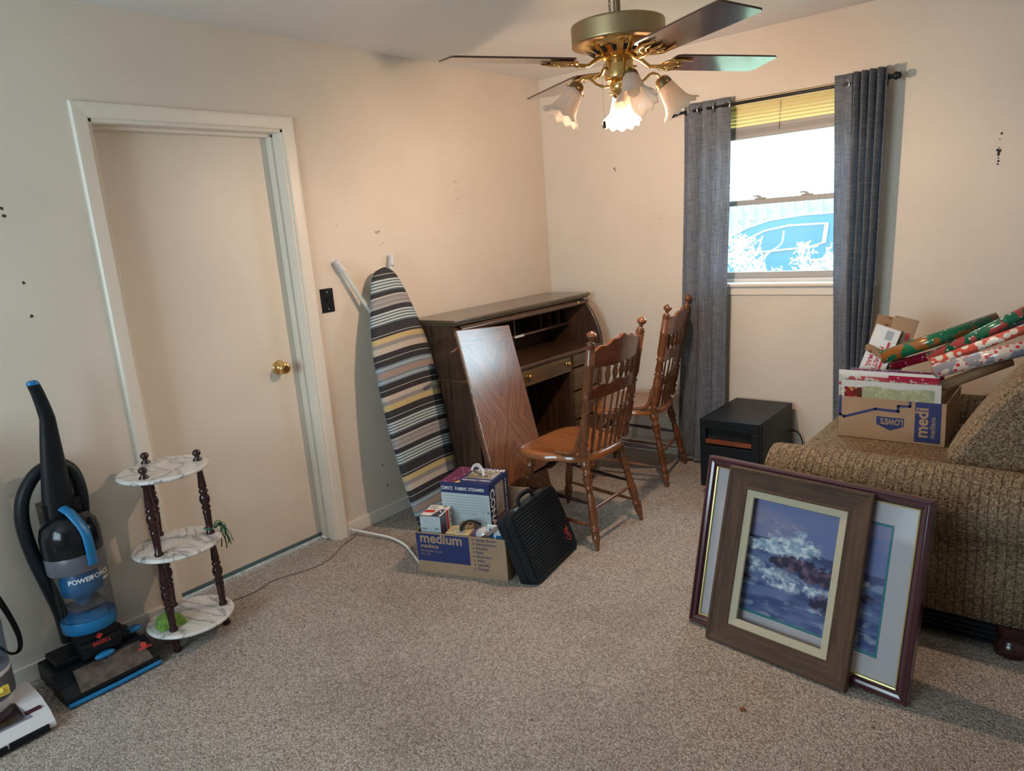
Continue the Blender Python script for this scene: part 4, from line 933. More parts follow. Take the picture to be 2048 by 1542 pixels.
m.build('grey_printing', 'grey_print', cb_, local=True)
m = MB(); m.box((.065, .285, .0004), (.082, .318, .0010)); m.build('red_printing', 'red_print', cb_, local=True)
t, _ = slab('striped_carton', 'brown striped cardboard piece at the very back of the sofa box', 'box', (2.120, -.50, .70), (1, .1, -.25), (.12, 0, 1), .12, .315, .004, 'brownpat')
# wrapping paper rolls
def roll(label, a, b_, r, mat, core=True, name='wrapping_paper_roll'):
    a = Vector(a); b_ = Vector(b_); T = frame_m(a, b_-a, (0, 1, 0)); L = (b_-a).length
    t = thing(name, label, 'gift wrap', mat=T, group='wrapping paper rolls in the sofa box')
    m = MB(); m.lathe([(r*.72, .004), (r, 0), (r, L), (r*.72, L-.004)], (0, 0, 0), (1, 0, 0), 24); m.build('paper', mat, t, local=True)
    m = MB(); m.lathe([(r*.70, -.003), (r*.70, .01)], (0, 0, 0), (1, 0, 0), 16); m.lathe([(r*.70, L-.01), (r*.70, L+.003)], (0, 0, 0), (1, 0, 0), 16); m.build('cardboard_core', 'kraft', t, local=True)
    return t
def ext(a, b_, k): a = Vector(a); b_ = Vector(b_); return tuple(a+(b_-a)*k)
roll('green gingerbread wrapping paper roll, uppermost in the sofa box', (2.245, -.640, .832), (2.650, -.49, .990), .030, 'wrap_green')
roll('green and red roll with round faces, reaching highest at the photo edge', (2.428, -.625, .832), ext((2.428, -.625, .832), (2.742, -.535, 1.024), 1.7), .026, 'wrap_santa')
roll('dark slate-blue plain wrapping roll lying behind the patterned ones', (2.44, -.550, .838), ext((2.44, -.550, .838), (2.740, -.47, .968), 1.7), .026, 'wrap_blue')
roll('thin red and white striped wrapping roll above the snowman one', (2.446, -.675, .826), ext((2.446, -.675, .826), (2.749, -.59, .966), 1.7), .020, 'wrap_stripe')
roll('snowman-patterned wrapping roll nearest the camera in the sofa box', (2.464, -.735, .806), ext((2.464, -.735, .806), (2.757, -.65, .900), 1.7), .030, 'wrap_snow')
roll('bare brown kraft paper roll lowest at the right of the sofa box', (2.485, -.71, .735), ext((2.485, -.71, .735), (2.708, -.64, .842), 1.05), .022, 'kraft')
roll('red snowflake wrapping roll tucked just under the gingerbread one', (2.275, -.60, .785), ext((2.275, -.60, .785), (2.493, -.55, .863), 1.8), .020, 'wrap_red')

# ------------------------------------------------------------------ framed pictures leaning on the sofa arm
def moulding(w, h, prof, m, mi=0):
    """mitred frame; prof = list of (inset from outer edge, height)"""
    vs = []; n = len(prof)
    for (cx_, cy_, sx, sy) in ((0, 0, 1, 1), (w, 0, -1, 1), (w, h, -1, -1), (0, h, 1, -1)):
        for (a, z) in prof: vs.append((cx_+sx*a, cy_+sy*a, z))
    for k in range(4):
        k2 = (k+1) % 4; m.add([vs[k*n+i] for i in range(n)]+[vs[k2*n+i] for i in range(n)], [(i, n+i, n+i+1, i+1) for i in range(n-1)], (mi if k % 2 == 0 else mi+1))
P0 = Vector((1.858, -1.763, 0)); PU = Vector((.990, -.139, 0)); PV = Vector((.036, .256, .966))
mf = thing('framed_painting', 'seascape painting in a glossy mahogany frame leaning on the sofa arm', 'framed picture', mat=frame_m(P0+Vector((0, 0, .004)), PU, PV))
W_, H_ = .771, .635
m = MB(); moulding(W_, H_, [(0, -.022), (0, .010), (.004, .016), (.010, .018), (.014, .013), (.018, .015), (.026, .013), (.032, .006), (.036, .004), (.036, -.004)], m); m.build('frame_moulding', ['mahog', 'mahog_v'], mf, local=True)
m = MB(); moulding(W_, H_, [(.035, .002), (.036, .006), (.040, .005), (.041, -.004)], m); m.build('gold_lip', ['gold_lip', 'gold_lip'], mf, local=True)
m = MB(); m.box((.004, .004, -.022), (W_-.004, H_-.004, -.012)); m.build('backing_board', 'cardboard', mf, local=True)
m = MB(); moulding(W_, H_, [(.038, -.004), (.104, -.004), (.106, -.006)], m); m.build('mat_board', ['mat_board', 'mat_board'], mf, local=True)
m = MB(); moulding(W_, H_, [(.104, -.0055), (.112, -.0055), (.1135, -.008)], m); m.build('teal_inner_mat', ['teal_mat', 'teal_mat'], mf, local=True)
# the painting: colours of waves, spray and rocks per vertex
def smooth(a, b_, x): t_ = max(0, min(1, (x-a)/(b_-a))); return t_*t_*(3-2*t_)
def fbm(x, y, s=0, o=5): return noise.fractal(Vector((x, y, s)), .9, 2.1, o)
def mixc(a, b_, t_): return tuple(p+(q-p)*t_ for p, q in zip(a, b_))
def paint(s, t_):
    sky = mixc((.13, .19, .40), (.20, .20, .38), fbm(s*2, t_*3, 1)*.5+.5)
    sky = mixc(sky, (.30, .26, .36), smooth(.1, .8, fbm(s*1.8+3, t_*4, 2)+.3)*.5)
    sky = mixc(sky, (.40, .34, .42), .6*math.exp(-((s-.25)/.14)**2-((t_-.82)/.05)**2)*(.6+fbm(s*9, t_*14, 7)))
    sea = mixc((.05, .075, .20), (.13, .18, .36), smooth(-.5, .6, fbm(s*4, t_*13, 3)))
    sea = mixc(sea, (.28, .35, .46), smooth(.12, .6, fbm(s*6+fbm(s*3, t_*5, 9), t_*15, 4))*.75)
    hor = .66+.015*sin(s*5)-.05*s
    c = sky if t_ > hor else sea
    if t_ > hor-.06 and t_ <= hor: c = mixc(c, (.05, .05, .13), .55)
    # breaking crest and plume
    def blob(cx_, cy_, rx, ry, k=1, w=.5): return max(0, 1-math.sqrt(((s-cx_)/rx)**2+((t_-cy_)/ry)**2)+w*fbm(s*9, t_*9, cx_*9, 7)+.3*fbm(s*30, t_*30, 2))*k
    foam = blob(.42, .66, .17, .16)+blob(.30, .60, .22, .08)+blob(.10, .58, .2, .07, .9)+blob(.56, .66, .16, .09, .8)
    foam += blob(.28, .38, .26, .07, .8)+blob(.45, .30, .22, .08, .9)+blob(.14, .46, .20, .05, .7)+blob(.72, .34, .16, .08, .7)+blob(.62, .17, .2, .05, .5)+blob(.88, .52, .14, .05, .6)
    rock = blob(.50, .50, .20, .10, 1.6, .45)+blob(.38, .49, .12, .07, 1.4, .4)+blob(.66, .46, .16, .10, 1.5, .4)+blob(.70, .25, .13, .09, 1.3, .5)+blob(.86, .40, .18, .08, 1.1, .4)+blob(.18, .29, .14, .06, 1.0, .5)
    rk = mixc((.025, .02, .055), (.20, .11, .17), smooth(-.2, .7, fbm(s*14, t_*14, 6)))
    f = smooth(.25, .75, foam)
    c = mixc(c, mixc((.30, .42, .56), (.78, .84, .84), smooth(-.3, .5, fbm(s*26, t_*26, 8))), f*.95)
    c = mixc(c, rk, smooth(.35, .6, rock)*(1-.85*smooth(.62, 1.0, foam)*(t_ > .52)))
    return c
NX, NY = 190, 150
m = MB(); m.grid(lambda u, v: (.113+u*(W_-.226), .113+v*(H_-.226), -.0078), NX, NY, smooth=False)
mm, tt, bb = nt('seascape_paint'); at_ = tt.nodes.new('ShaderNodeVertexColor'); at_.layer_name = 'paint'; tt.links.new(at_.outputs[0], bb.inputs['Base Color']); bb.inputs['Roughness'].default_value = .5
bb.inputs['Specular IOR Level'].default_value = .3
M['seascape'] = mm
pc = m.build('painted_seascape', 'seascape', mf, local=True)
ca = pc.data.color_attributes.new('paint', 'FLOAT_COLOR', 'POINT')
buf = []
for j in range(NY+1):
    for i in range(NX+1): buf += [*paint(i/NX, j/NY), 1]
ca.data.foreach_set('color', buf)
m = MB(); m.box((.036, .036, -.0015), (W_-.036, H_-.036, -.0005)); m.build('picture_glass', 'picture_glass', mf, local=True)

B0 = Vector((1.957, -1.842, 0)); BU = Vector((.992, -.126, 0)); BV = Vector((.038, .298, .954))
bf = thing('empty_picture_frame', 'wide weathered brown wooden frame, empty, in front of the mahogany one', 'picture frame', mat=frame_m(B0+Vector((0, 0, .004)), BU, BV))
m = MB(); moulding(.50, .635, [(.0, -.018), (0, .004), (.004, .007), (.010, .006), (.014, .003), (.066, -.004), (.070, -.003), (.074, -.006), (.074, -.018), (.0, -.018)], m); m.build('frame_moulding', ['barn', 'barn_v'], bf, local=True)
m = MB(); moulding(.50, .635, [(.073, -.016), (.074, -.008), (.098, -.012), (.100, -.018), (.073, -.018)], m); m.build('linen_liner', ['liner', 'liner'], bf, local=True)

# ------------------------------------------------------------------ open carton on the floor and its contents
fbx, FT = carton('cardboard_box', 'open cardboard moving box on the carpet holding a steamer box', (.637, -2.028, 0), radians(18), .444, .40, .196)
m = MB(); m.box((.003, -.0008, .058), (.268, -.0003, .192)); m.build('navy_printing', 'navy_print', fbx, local=True)
m = MB(); m.text('medium', (.022, -.0008, .150), (1, 0, 0), (0, 0, 1), .066, bold=.03); m.text('mediana', (.022, -.0008, .124), (1, 0, 0), (0, 0, 1), .028, bold=.02)
m.text('Moving Box 3 cu ft', (.022, -.0008, .104), (1, 0, 0), (0, 0, 1), .014, bold=.01); m.text('3.0 cu ft', (.022, -.0008, .088), (1, 0, 0), (0, 0, 1), .014, bold=.01); m.build('lettering', 'card_print', fbx, local=True)
m = MB()
for k, w_ in enumerate(['Family Room', 'Dining Room', 'Kitchen', 'Bath', 'Basement', 'Attic', 'Laundry', 'Garage']):
    z = .178-k*.0197; m.text(w_, (.302, 0, z), (1, 0, 0), (0, 0, 1), .0185, bold=.012)
    m.tube([(.290+.0042*cos(a), -.0006, z+.005+.0042*sin(a)) for a in [2*pi*i/12 for i in range(12)]], .0009, 4, closed=True)
m.build('room_list', 'navy_print', fbx, local=True)
m = MB(); m.prism([(-.02, .10), (.30, .10), (.30, .19), (-.02, .19)], Matrix(((1, 0, 0, .12), (0, 0, 1, .396), (0, 1, 0, .096), (0, 0, 0, 1))), .003); m.build('rear_flap', 'cardboard', fbx, local=True)
def carry(name, label, cat, x, y, z, w, d, h, mat, ang=0, **k):
    T = FT @ Matrix.Translation((x, y, z)) @ Matrix.Rotation(radians(ang), 4, 'Z'); t = thing(name, label, cat, mat=T)
    m = MB(); m.box((0, 0, 0), (w, d, h)); m.build('box_body', mat, t, local=True, bevel=.0015); return t
st_ = carry('steamer_box', 'tall fabric steamer retail box with a white handle in the floor carton', 'box', .058, .176, .006, .252, .212, .372, 'pale_blue_card', -2)
W1, D1, H1 = .252, .212, .372
m = MB(); m.box((0, -.0006, H1-.052), (W1, -.0001, H1)); m.box((W1+.0001, 0, 0), (W1+.0006, D1, H1)); m.box((.085, 0, H1+.0001), (W1, D1, H1+.0006)); m.build('navy_panel', 'navy_print', st_, local=True)
m = MB(); m.box((0, 0, H1+.0001), (.085, D1, H1+.0007)); m.build('mauve_panel', 'photo_mauve', st_, local=True)
m = MB(); m.box((W1+.0007, .055, .02), (W1+.0012, D1-.045, .185)); m.build('mauve_panel', 'photo_mauve', st_, local=True)
m = MB(); m.box((.095, .07, H1+.0007), (.24, .185, H1+.0012)); m.build('product_picture', 'photo_tan', st_, local=True)
m = MB(); m.box((W1+.0007, .065, .19), (W1+.0013, .155, .345)); m.build('product_picture', 'photo_tan', st_, local=True)
m = MB(); m.text('FABRIC STEAMER', (.078, -.0006, H1-.036), (1, 0, 0), (0, 0, 1), .0215, bold=.02, sx=.92); m.text('[COMPACT]', (.004, -.0006, H1-.036), (1, 0, 0), (0, 0, 1), .022, bold=.02, sx=.50)
m.build('lettering', 'white_print', st_, local=True)
m = MB(); m.text('CONAIR', (W1+.0006, .010, H1-.03), (0, 0, -1), (0, 1, 0), .062, bold=.03, lift=.001); m.text('FABRIC STEAMER', (W1+.0006, D1-.040, H1-.03), (0, 0, -1), (0, 1, 0), .026, bold=.01, lift=.001)
m.build('lettering', 'white_print', st_, local=True)
m = MB(); m.text('CONAIR', (.110, D1-.040, H1+.0006), (1, 0, 0), (0, 1, 0), .045, bold=.02, lift=.0012, sx=.85)
m.text('FABRIC STEAMER', (W1-.010, .052, H1+.0006), (-1, 0, 0), (0, -1, 0), .024, bold=.01, lift=.0012, sx=.8); m.build('lettering', 'white_print', st_, local=True)
m = MB()
for k in range(7): m.box((.008, -.0006, H1-.068-k*.0135), (W1-(.01 if k != 6 else .12), -.0002, H1-.0665-k*.0135))
for (x, z, w_) in ((.15, .225, .035), (.15, .219, .035), (.15, .195, .03), (.15, .189, .033), (.17, .15, .035)): m.box((x, -.0006, z), (x+w_, -.0002, z+.0018))
ln(m, [(.215, .205), (.215, .245)], .0012); ln(m, [(.215, .205), (.250, .205)], .0012); m.box((.236, -.0006, .226), (.246, -.0002, .240)); m.build('fine_print', 'grey_print', st_, local=True)
m = MB(); m.prism([(.074, .004), (.094, .000), (.102, .016), (.090, .026)], Matrix.Translation((0, 0, H1+.0008)), .0006); m.build('yellow_sticker', 'yellow_print', st_, local=True)
hp = [Vector((.085, .165, H1+.002)), Vector((.095, .175, H1+.022)), Vector((.130, .155, H1+.034)), Vector((.165, .120, H1+.026)), Vector((.185, .095, H1+.003))]
m = MB(); m.tube(catmull(hp, 6), .0075, 8, flat=(1.3, .5)); m.build('carry_handle', 'white_plastic', st_, local=True)
ir_ = carry('iron_box', 'small retail box with a red band and an iron picture at carton front', 'box', .014, .032, .105, .100, .135, .155, 'pale_blue_card', 3)
W2, D2, H2 = .10, .135, .155
m = MB(); m.box((0, 0, H2+.0001), (W2, D2, H2+.0006)); m.box((W2+.0001, 0, 0), (W2+.0006, D2, H2)); m.build('white_panel', 'white_print', ir_, local=True)
m = MB(); m.box((0, .045, H2+.0006), (.05, .075, H2+.0011)); m.box((W2+.0006, .072, 0), (W2+.0012, .095, H2)); m.build('red_band', 'red_print', ir_, local=True)
m = MB(); m.box((W2+.0006, .0, .0), (W2+.0013, .068, H2)); m.box((0, 0, H2+.0006), (W2, .010, H2+.0012)); m.build('black_panel', 'photo_dark', ir_, local=True)
m = MB(); m.prism([(.045, .008), (.088, .008), (.096, .05), (.092, .09), (.075, .085), (.060, .055)], Matrix.Translation((0, 0, H2+.0012)), .0008); m.build('iron_picture', 'photo_dark', ir_, local=True)
m = MB(); m.tube([(.048, .010, H2+.002), (.056, .045, H2+.002), (.070, .078, H2+.002), (.078, .06, H2+.002), (.090, .048, H2+.002)], .003, 6); m.build('iron_outline', 'white_print', ir_, local=True)
m = MB(); m.text('BLACK', (W2+.0006, .106, .148), (0, 0, -1), (0, 1, 0), .022, bold=.02, lift=.001); m.text('FAST', (.010, .088, H2+.0006), (1, 0, 0), (0, 1, 0), .02, bold=.01, lift=.0008)
m.text('EASY', (.010, .112, H2+.0006), (1, 0, 0), (0, 1, 0), .016, bold=.01, lift=.0008); m.build('lettering', 'cavity', ir_, local=True)
m = MB(); ln(m, [(.004, .160), (.05, .092), (.096, .160)], .0012); m.tube([(.05+.014*cos(a), -.0006, .138+.014*sin(a)) for a in [2*pi*i/16 for i in range(16)]], .0006, 4, closed=True); m.box((.008, -.0007, .092), (.032, -.0002, .099)); m.box((.070, -.0007, .092), (.090, -.0002, .102)); m.build('flap_seams', 'grey_print', ir_, local=True)
m = MB(); m.lathe([(.011, .0005), (.011, .0013)], (.078, .118, H2), (0, 0, 1), 16); m.build('gold_seal', 'gold_lip', ir_, local=True)
yb = carry('yellow_booklet_box', 'pale yellow printed box lying beside the iron box in the carton', 'box', .140, .025, .120, .115, .090, .070, 'pale_yellow', 3)
m = MB(); m.tube([(.01, .02, .0712), (.03, .05, .0712), (.06, .055, .0712), (.085, .03, .0712)], .002, 6); m.prism([(.05, .01), (.085, .008), (.09, .03), (.06, .035)], Matrix.Translation((0, 0, .0705)), .0008); m.build('drawing', 'grey_print', yb, local=True)
tx = FT @ Matrix.Translation((.205, .118, .10))
t = thing('paper_bag', 'crumpled brown paper pouch with a black strap in the middle of the carton', 'bag', mat=tx)
m = MB(); m.grid(lambda u, v: ((.040+.010*sin(v*3))*cos(2*pi*u)*(1-.25*v)+.010*v, (.034*(1-.2*v))*sin(2*pi*u)-.012, .11*v+.012*v*noise.noise(Vector((cos(2*pi*u)*2, sin(2*pi*u)*2, 3)))), 32, 8); m.build('pouch', 'kraft', t, local=True, solid=.003)
m = MB(); m.tube(catmull([(.0, -.066, .02), (.0, -.060, .070), (.004, -.052, .115), (.03, -.02, .128), (.07, .010, .10)], 6), .0045, 8, flat=(1.3, .7)); m.build('strap', 'black', t, local=True)
ty = FT @ Matrix.Translation((.298, .070, .172)) @ Matrix.Rotation(radians(60), 4, 'Y') @ Matrix.Rotation(radians(25), 4, 'X')
t = thing('wrapped_roll', 'clear-wrapped roll with a purple label near the carton right side', 'roll', mat=ty)
m = MB(); m.lathe([(.0, -.056), (.030, -.055), (.034, -.045), (.034, .045), (.030, .055), (.0, .056)], (0, 0, 0), (0, 0, 1), 24, caps=False); m.build('roll_body', 'white_plastic', t, local=True)
m = MB(); m.lathe([(.0348, -.052), (.0348, .012)], (0, 0, 0), (0, 0, 1), 24, caps=False); m.build('label_band', 'purple_label', t, local=True)
m = MB(); m.lathe([(.036, .014), (.038, .03), (.030, .064), (.010, .072)], (0, 0, 0), (0, 0, 1), 24, caps=False); m.build('film', 'film', t, local=True)
tz = FT @ Matrix.Translation((.345, .040, .075))
t = thing('blue_packet', 'upright blue and white shiny packet at the carton right end', 'packet', mat=tz)
m = MB(); m.box((0, 0, 0), (.072, .012, .165)); m.build('packet', 'white_card', t, local=True, bevel=.002)
m = MB(); m.box((.010, -.0008, .0), (.030, -.0002, .150)); m.box((.040, -.0008, .0), (.066, -.0002, .12)); m.build('blue_stripes', 'blue_plastic', t, local=True)
tk = FT @ Matrix.Translation((.30, .018, .175))
t = thing('kitchen_knife', 'grey flat blade sticking up out of the carton at an angle', 'knife', mat=tk)
m = MB(); m.prism([(0, 0), (.020, -.010), (.135, .088), (.128, .096)], Matrix(((1, 0, 0, 0), (0, 0, 1, 0), (0, 1, 0, 0), (0, 0, 0, 1))), .002); m.build('blade', 'steel', t, local=True)
m = MB(); m.tube([(0, .001, -.004), (-.03, .002, -.03)], .009, 8); m.build('handle', 'black', t, local=True)
tg = FT @ Matrix.Translation((.395, .20, .02))
t = thing('patterned_bag', 'patterned fabric roll standing between the steamer box and the briefcase', 'bag', mat=tg)
m = MB(); m.lathe([(.026, 0), (.030, .01), (.030, .19), (.024, .205), (.01, .21)], (0, -.07, 0), (0, 0, 1), 20); m.build('cloth', 'photo_tan', t, local=True)
# ------------------------------------------------------------------ briefcase
bo = Vector((1.204, -1.866, .004)); bu = Vector((-.17, .985, 0)); bw = Vector((-.355, -.06, .93))
bc = thing('briefcase', 'black ribbed briefcase with a red emblem leaning against the floor carton', 'briefcase', mat=frame_m(bo, bu, bw))
def rrect(w, h, r, n=5):
    out = []
    for (cx_, cy_, a0) in ((w-r, r, -90), (w-r, h-r, 0), (r, h-r, 90), (r, r, 180)):
        for i in range(n+1): a = radians(a0+90*i/n); out.append((cx_+r*cos(a), cy_+r*sin(a)))
    return out
BW, BH = .425, .325
m = MB(); m.prism(rrect(BW, BH, .035), Matrix.Translation((0, 0, -.034)), .034); m.build('front_shell', 'black_rough', bc, local=True, bevel=.006)
m = MB(); m.prism(rrect(BW, BH, .035), Matrix.Translation((0, 0, -.078)), .041); m.build('rear_shell', 'black_rough', bc, local=True, bevel=.006)
m = MB(); m.prism(rrect(BW-.006, BH-.006, .033), Matrix.Translation((.003, .003, -.038)), .006); m.build('seam_band', 'black_gloss', bc, local=True)
m = MB()
for k in range(21): m.box((.016, .016+k*.0142, 0), (BW-.016, .0225+k*.0142, .0050))
m.build('ribbing', 'black_rough', bc, local=True, bevel=.0012, kind='stuff')
m = MB(); m.tube(catmull([(.155, BH, -.038), (.158, BH+.022, -.038), (.185, BH+.036, -.038), (.255, BH+.036, -.038), (.282, BH+.022, -.038), (.285, BH, -.038)], 5), .0075, 8, flat=(1.5, .8)); m.build('handle', 'black', bc, local=True)
for x in (.09, .33):
    m = MB(); m.box((x, BH-.001, -.052), (x+.035, BH+.005, -.022)); m.build('latch', 'steel', bc, local=True, bevel=.001)
m = MB()
m.tube(catmull([(.355, .110, .004), (.352, .098, .004), (.362, .092, .004), (.372, .098, .004), (.374, .108, .004), (.384, .112, .004), (.390, .104, .004)], 4), .0024, 6)
m.tube(catmull([(.350, .080, .004), (.356, .064, .004), (.372, .058, .004), (.386, .066, .004), (.388, .080, .004), (.378, .088, .004), (.368, .080, .004), (.374, .070, .004)], 4), .0024, 6)
m.tube(catmull([(.360, .118, .004), (.366, .106, .004), (.380, .118, .004), (.384, .126, .004)], 4), .0024, 6); m.build('red_emblem', 'red_print', bc, local=True)

# ------------------------------------------------------------------ upright vacuum cleaner, black and blue
vb = thing('vacuum_cleaner', 'black and blue upright vacuum cleaner standing against the left wall', 'vacuum cleaner', (.18, -3.235, 0))
VY0, VY1 = -3.405, -3.078
m = MB()
pr = [(.33, .012), (.325, .040), (.290, .072), (.235, .092), (.19, .105), (.06, .100), (.05, .02), (.10, .012)]
T = Matrix(((1, 0, 0, 0), (0, 0, 1, VY0), (0, 1, 0, 0), (0, 0, 0, 1)))
m.prism([(x, z) for x, z in [(.20, .012), (.322, .012), (.318, .036), (.285, .060), (.235, .078), (.20, .088)]][::-1], T, VY1-VY0)
m.box((.045, -3.40, .012), (.205, -3.085, .085)); m.box((.06, -3.375, .08), (.185, -3.11, .112)); m.build('floor_head', 'black', vb, bevel=.008)
m = MB(); m.tube([(.328, VY0+.004, .012), (.333, (VY0+VY1)/2, .012), (.328, VY1-.004, .012)], .009, 8); m.build('bumper', 'blue_plastic', vb)
m = MB()
m.grid(lambda u, v: (.240+.080*v, VY0+.05+u*(VY1-VY0-.075)+(.010*(1-v) if u < .5 else -.010*(1-v)), .084-.052*v**1.5+.004), 20, 6); m.build('brush_window', 'smoky_brown', vb)
m = MB(); m.prism([(0, 0), (.012, .022), (0, .030), (-.012, .022)], frame_m((.298, -3.115, .0745), (0, 1, 0), (-.75, 0, .6)), .001); m.text('BISSELL', (.300, -3.14, .076), (0, 1, 0), (-.75, 0, .6), .016, bold=.02, lift=.001); m.build('red_logo', 'red_print', vb)
m = MB(); m.sphere((.245, -3.235, .098), (.016, .036, .012), 18, 10); m.build('pedal', 'blue_plastic', vb)
m = MB(); m.box((.10, -3.30, .09), (.225, -3.16, .155)); m.prism([(.10, .15), (.22, .15), (.205, .205), (.11, .205)][::1], Matrix(((1, 0, 0, 0), (0, 0, -1, -3.165), (0, 1, 0, 0), (0, 0, 0, 1))), .135); m.build('motor_neck', 'black', vb, bevel=.012)
m = MB(); m.text('BISSELL', (.226, -3.262, .135), (0, 1, 0), (-.1, 0, 1), .020, bold=.02, lift=.001); m.prism([(0, 0), (.014, .014), (0, .024), (-.014, .014)], frame_m((.2262, -3.235, .155), (0, 1, 0), (-.1, 0, 1)), .001); m.build('red_logo', 'red_print', vb)
cx_, cy_ = .172, -3.238
ax = Vector((-.06, .012, 1)).normalized()
def cc(z): return Vector((cx_, cy_, .20))+ax*(z-.20)
m = MB(); m.lathe([(.084, .195), (.090, .20), (.092, .235), (.090, .242)], cc(.2)-ax*.2, ax, 32); m.lathe([(.086, .235), (.060, .262), (.02, .268)], cc(.2)-ax*.2, ax, 32); m.build('cup_base', 'blue_plastic', vb)
m = MB(); m.lathe([(.090, .235), (.092, .30), (.094, .425)], cc(.2)-ax*.2, ax, 40, caps=False); m.build('dirt_cup', 'clear_cup', vb)
m = MB(); m.lathe([(.022, .262), (.030, .30), (.042, .325), (.068, .335), (.070, .372), (.055, .42)], cc(.2)-ax*.2, ax, 28); m.build('cyclone', 'blue_plastic', vb)
m = MB(); m.lathe([(.024, .262), (.030, .30), (.03, .31)], cc(.2)-ax*.2, ax, 16); m.box((.12, -3.29, .285), (.23, -3.18, .289)); m.build('dust_baffle', 'grey_plastic', vb)
m = MB(); m.lathe([(.0945, .425), (.096, .43), (.097, .488), (.095, .492)], cc(.2)-ax*.2, ax, 40, caps=False); m.build('grey_collar', 'grey_plastic', vb)
m = MB(); m.lathe([(.097, .488), (.099, .51), (.098, .56), (.090, .595), (.070, .62), (.045, .63)], cc(.2)-ax*.2, ax, 32); m.box((.075, -3.30, .48), (.15, -3.175, .68)); m.build('filter_housing', 'black_gloss', vb, bevel=.004)
m = MB(); m.tube(catmull([cc(.625)+Vector((.020, -.010, .035)), cc(.62)+Vector((.055, .002, .02)), cc(.58)+Vector((.092, .02, 0)), cc(.52)+Vector((.103, .022, 0)), cc(.455)+Vector((.101, .022, 0))], 6), .019, 10, flat=(1, .45)); m.build('cup_handle', 'blue_plastic', vb)
m = MB()
def cyl_text(body, a0, z, size, r, bold=0.0):
    k0 = len(m.v); m.text(body, (0, 0, 0), (1, 0, 0), (0, 1, 0), size, bold=bold, lift=0)
    for q_ in range(k0, len(m.v)):
        v = m.v[q_]; zz = z+v.y; c_ = cc(zz); a = a0+v.x/r; m.v[q_] = Vector((c_.x+r*cos(a), c_.y+r*sin(a), zz))
    return a0+max(v.x*0 for v in m.v)
cyl_text('POWER', radians(-40), .398, .0235, .0965, .02); cyl_text('FORCE', radians(5), .398, .0235, .0965); cyl_text('HELIX', radians(29), .379, .013, .0965, .01)
m.build('lettering', 'white_print', vb)
def sect(m, P, name_mat=None):
    vs = []; n = 14
    for (x, y, z, wy, wx) in P:
        for i in range(n): a = 2*pi*i/n; vs.append((x+wx*cos(a), y+wy*(abs(sin(a))**.8)*(1 if sin(a) > 0 else -1), z))
    fs = [(k*n+i, k*n+(i+1) % n, (k+1)*n+(i+1) % n, (k+1)*n+i) for k in range(len(P)-1) for i in range(n)]
    m.add(vs, fs, 0, True); m.add(vs[:n], [tuple(range(n-1, -1, -1))]); m.add(vs[-n:], [tuple(range(n))])
m = MB(); sect(m, [(.13, -3.243, .60, .056, .035), (.13, -3.240, .70, .050, .030), (.135, -3.234, .80, .042, .026), (.14, -3.228, .90, .033, .022), (.145, -3.222, .985, .025, .019), (.150, -3.228, 1.03, .023, .018), (.155, -3.237, 1.08, .021, .017), (.160, -3.246, 1.115, .020, .016)]); m.build('handle_wand', 'black', vb)
m = MB(); sect(m, [(.160, -3.246, 1.113, .0205, .0165), (.161, -3.2475, 1.120, .020, .016), (.163, -3.249, 1.128, .012, .010)]); m.build('handle_cap', 'blue_plastic', vb)
hose = catmull([(.10, -3.165, .58), (.10, -3.155, .68), (.095, -3.165, .76), (.09, -3.200, .80), (.085, -3.245, .80), (.085, -3.290, .775), (.088, -3.335, .71), (.09, -3.352, .62), (.095, -3.345, .50), (.10, -3.325, .38), (.10, -3.305, .26), (.10, -3.30, .14)], 26)
m = MB(); m.tube(hose, [.0225+.0018*(i % 2) if i < 215 else .0235 for i in range(len(hose))], 12); m.build('hose', 'black_rough', vb)
for s, y in ((1, -3.105), (-1, -3.385)):
    m = MB(); m.lathe([(.030, -.012), (.036, -.008), (.036, .008), (.030, .012)], (.10, y, .037), (0, 1, 0), 20); m.build('wheel', 'black', vb)
m = MB(); sect(m, [(.16, -3.10, .095, .03, .02), (.17, -3.095, .105, .032, .02), (.165, -3.10, .115, .02, .014)]); m.build('release_pedal', 'blue_plastic', vb)
# ------------------------------------------------------------------ white vacuum, mostly out of frame
vw = thing('vacuum_cleaner', 'white and clear upright vacuum cleaner cut off by the left photo edge', 'vacuum cleaner', (.24, -3.63, 0))
m = MB(); T = Matrix(((1, 0, 0, 0), (0, 0, 1, -3.80), (0, 1, 0, 0), (0, 0, 0, 1)))
m.prism([(.14, .012), (.405, .012), (.400, .034), (.37, .062), (.30, .085), (.20, .092), (.14, .085)][::-1], T, .335); m.build('floor_head', 'white_plastic', vw, bevel=.012)
m = MB(); m.grid(lambda u, v: (.262+.105*v, -3.77+u*(.255-.03*(1-v)), .0905-.0285*v**1.6+.003), 14, 6); m.build('brush_window', 'clear_cup', vw, solid=.002)
m = MB(); m.grid(lambda u, v: (.272+.085*v, -3.76+u*.225, .087-.024*v**1.6+.003), 10, 5); m.build('window_lining', 'maroon_plastic', vw, solid=.001)
m = MB(); m.box((.398, -3.60, .012), (.408, -3.485, .034)); m.box((.398, -3.80, .010), (.407, -3.605, .032)); m.build('front_bumper', 'black', vw, bevel=.002)
m = MB(); m.text('SPEED', (.4075, -3.73, .015), (0, 1, 0), (0, 0, 1), .019, bold=.02, lift=.001); m.build('lettering', 'white_print', vw)
m = MB(); m.box((.335, -3.53, .0705), (.35, -3.482, .0765)); m.build('maroon_badge', 'maroon_plastic', vw)
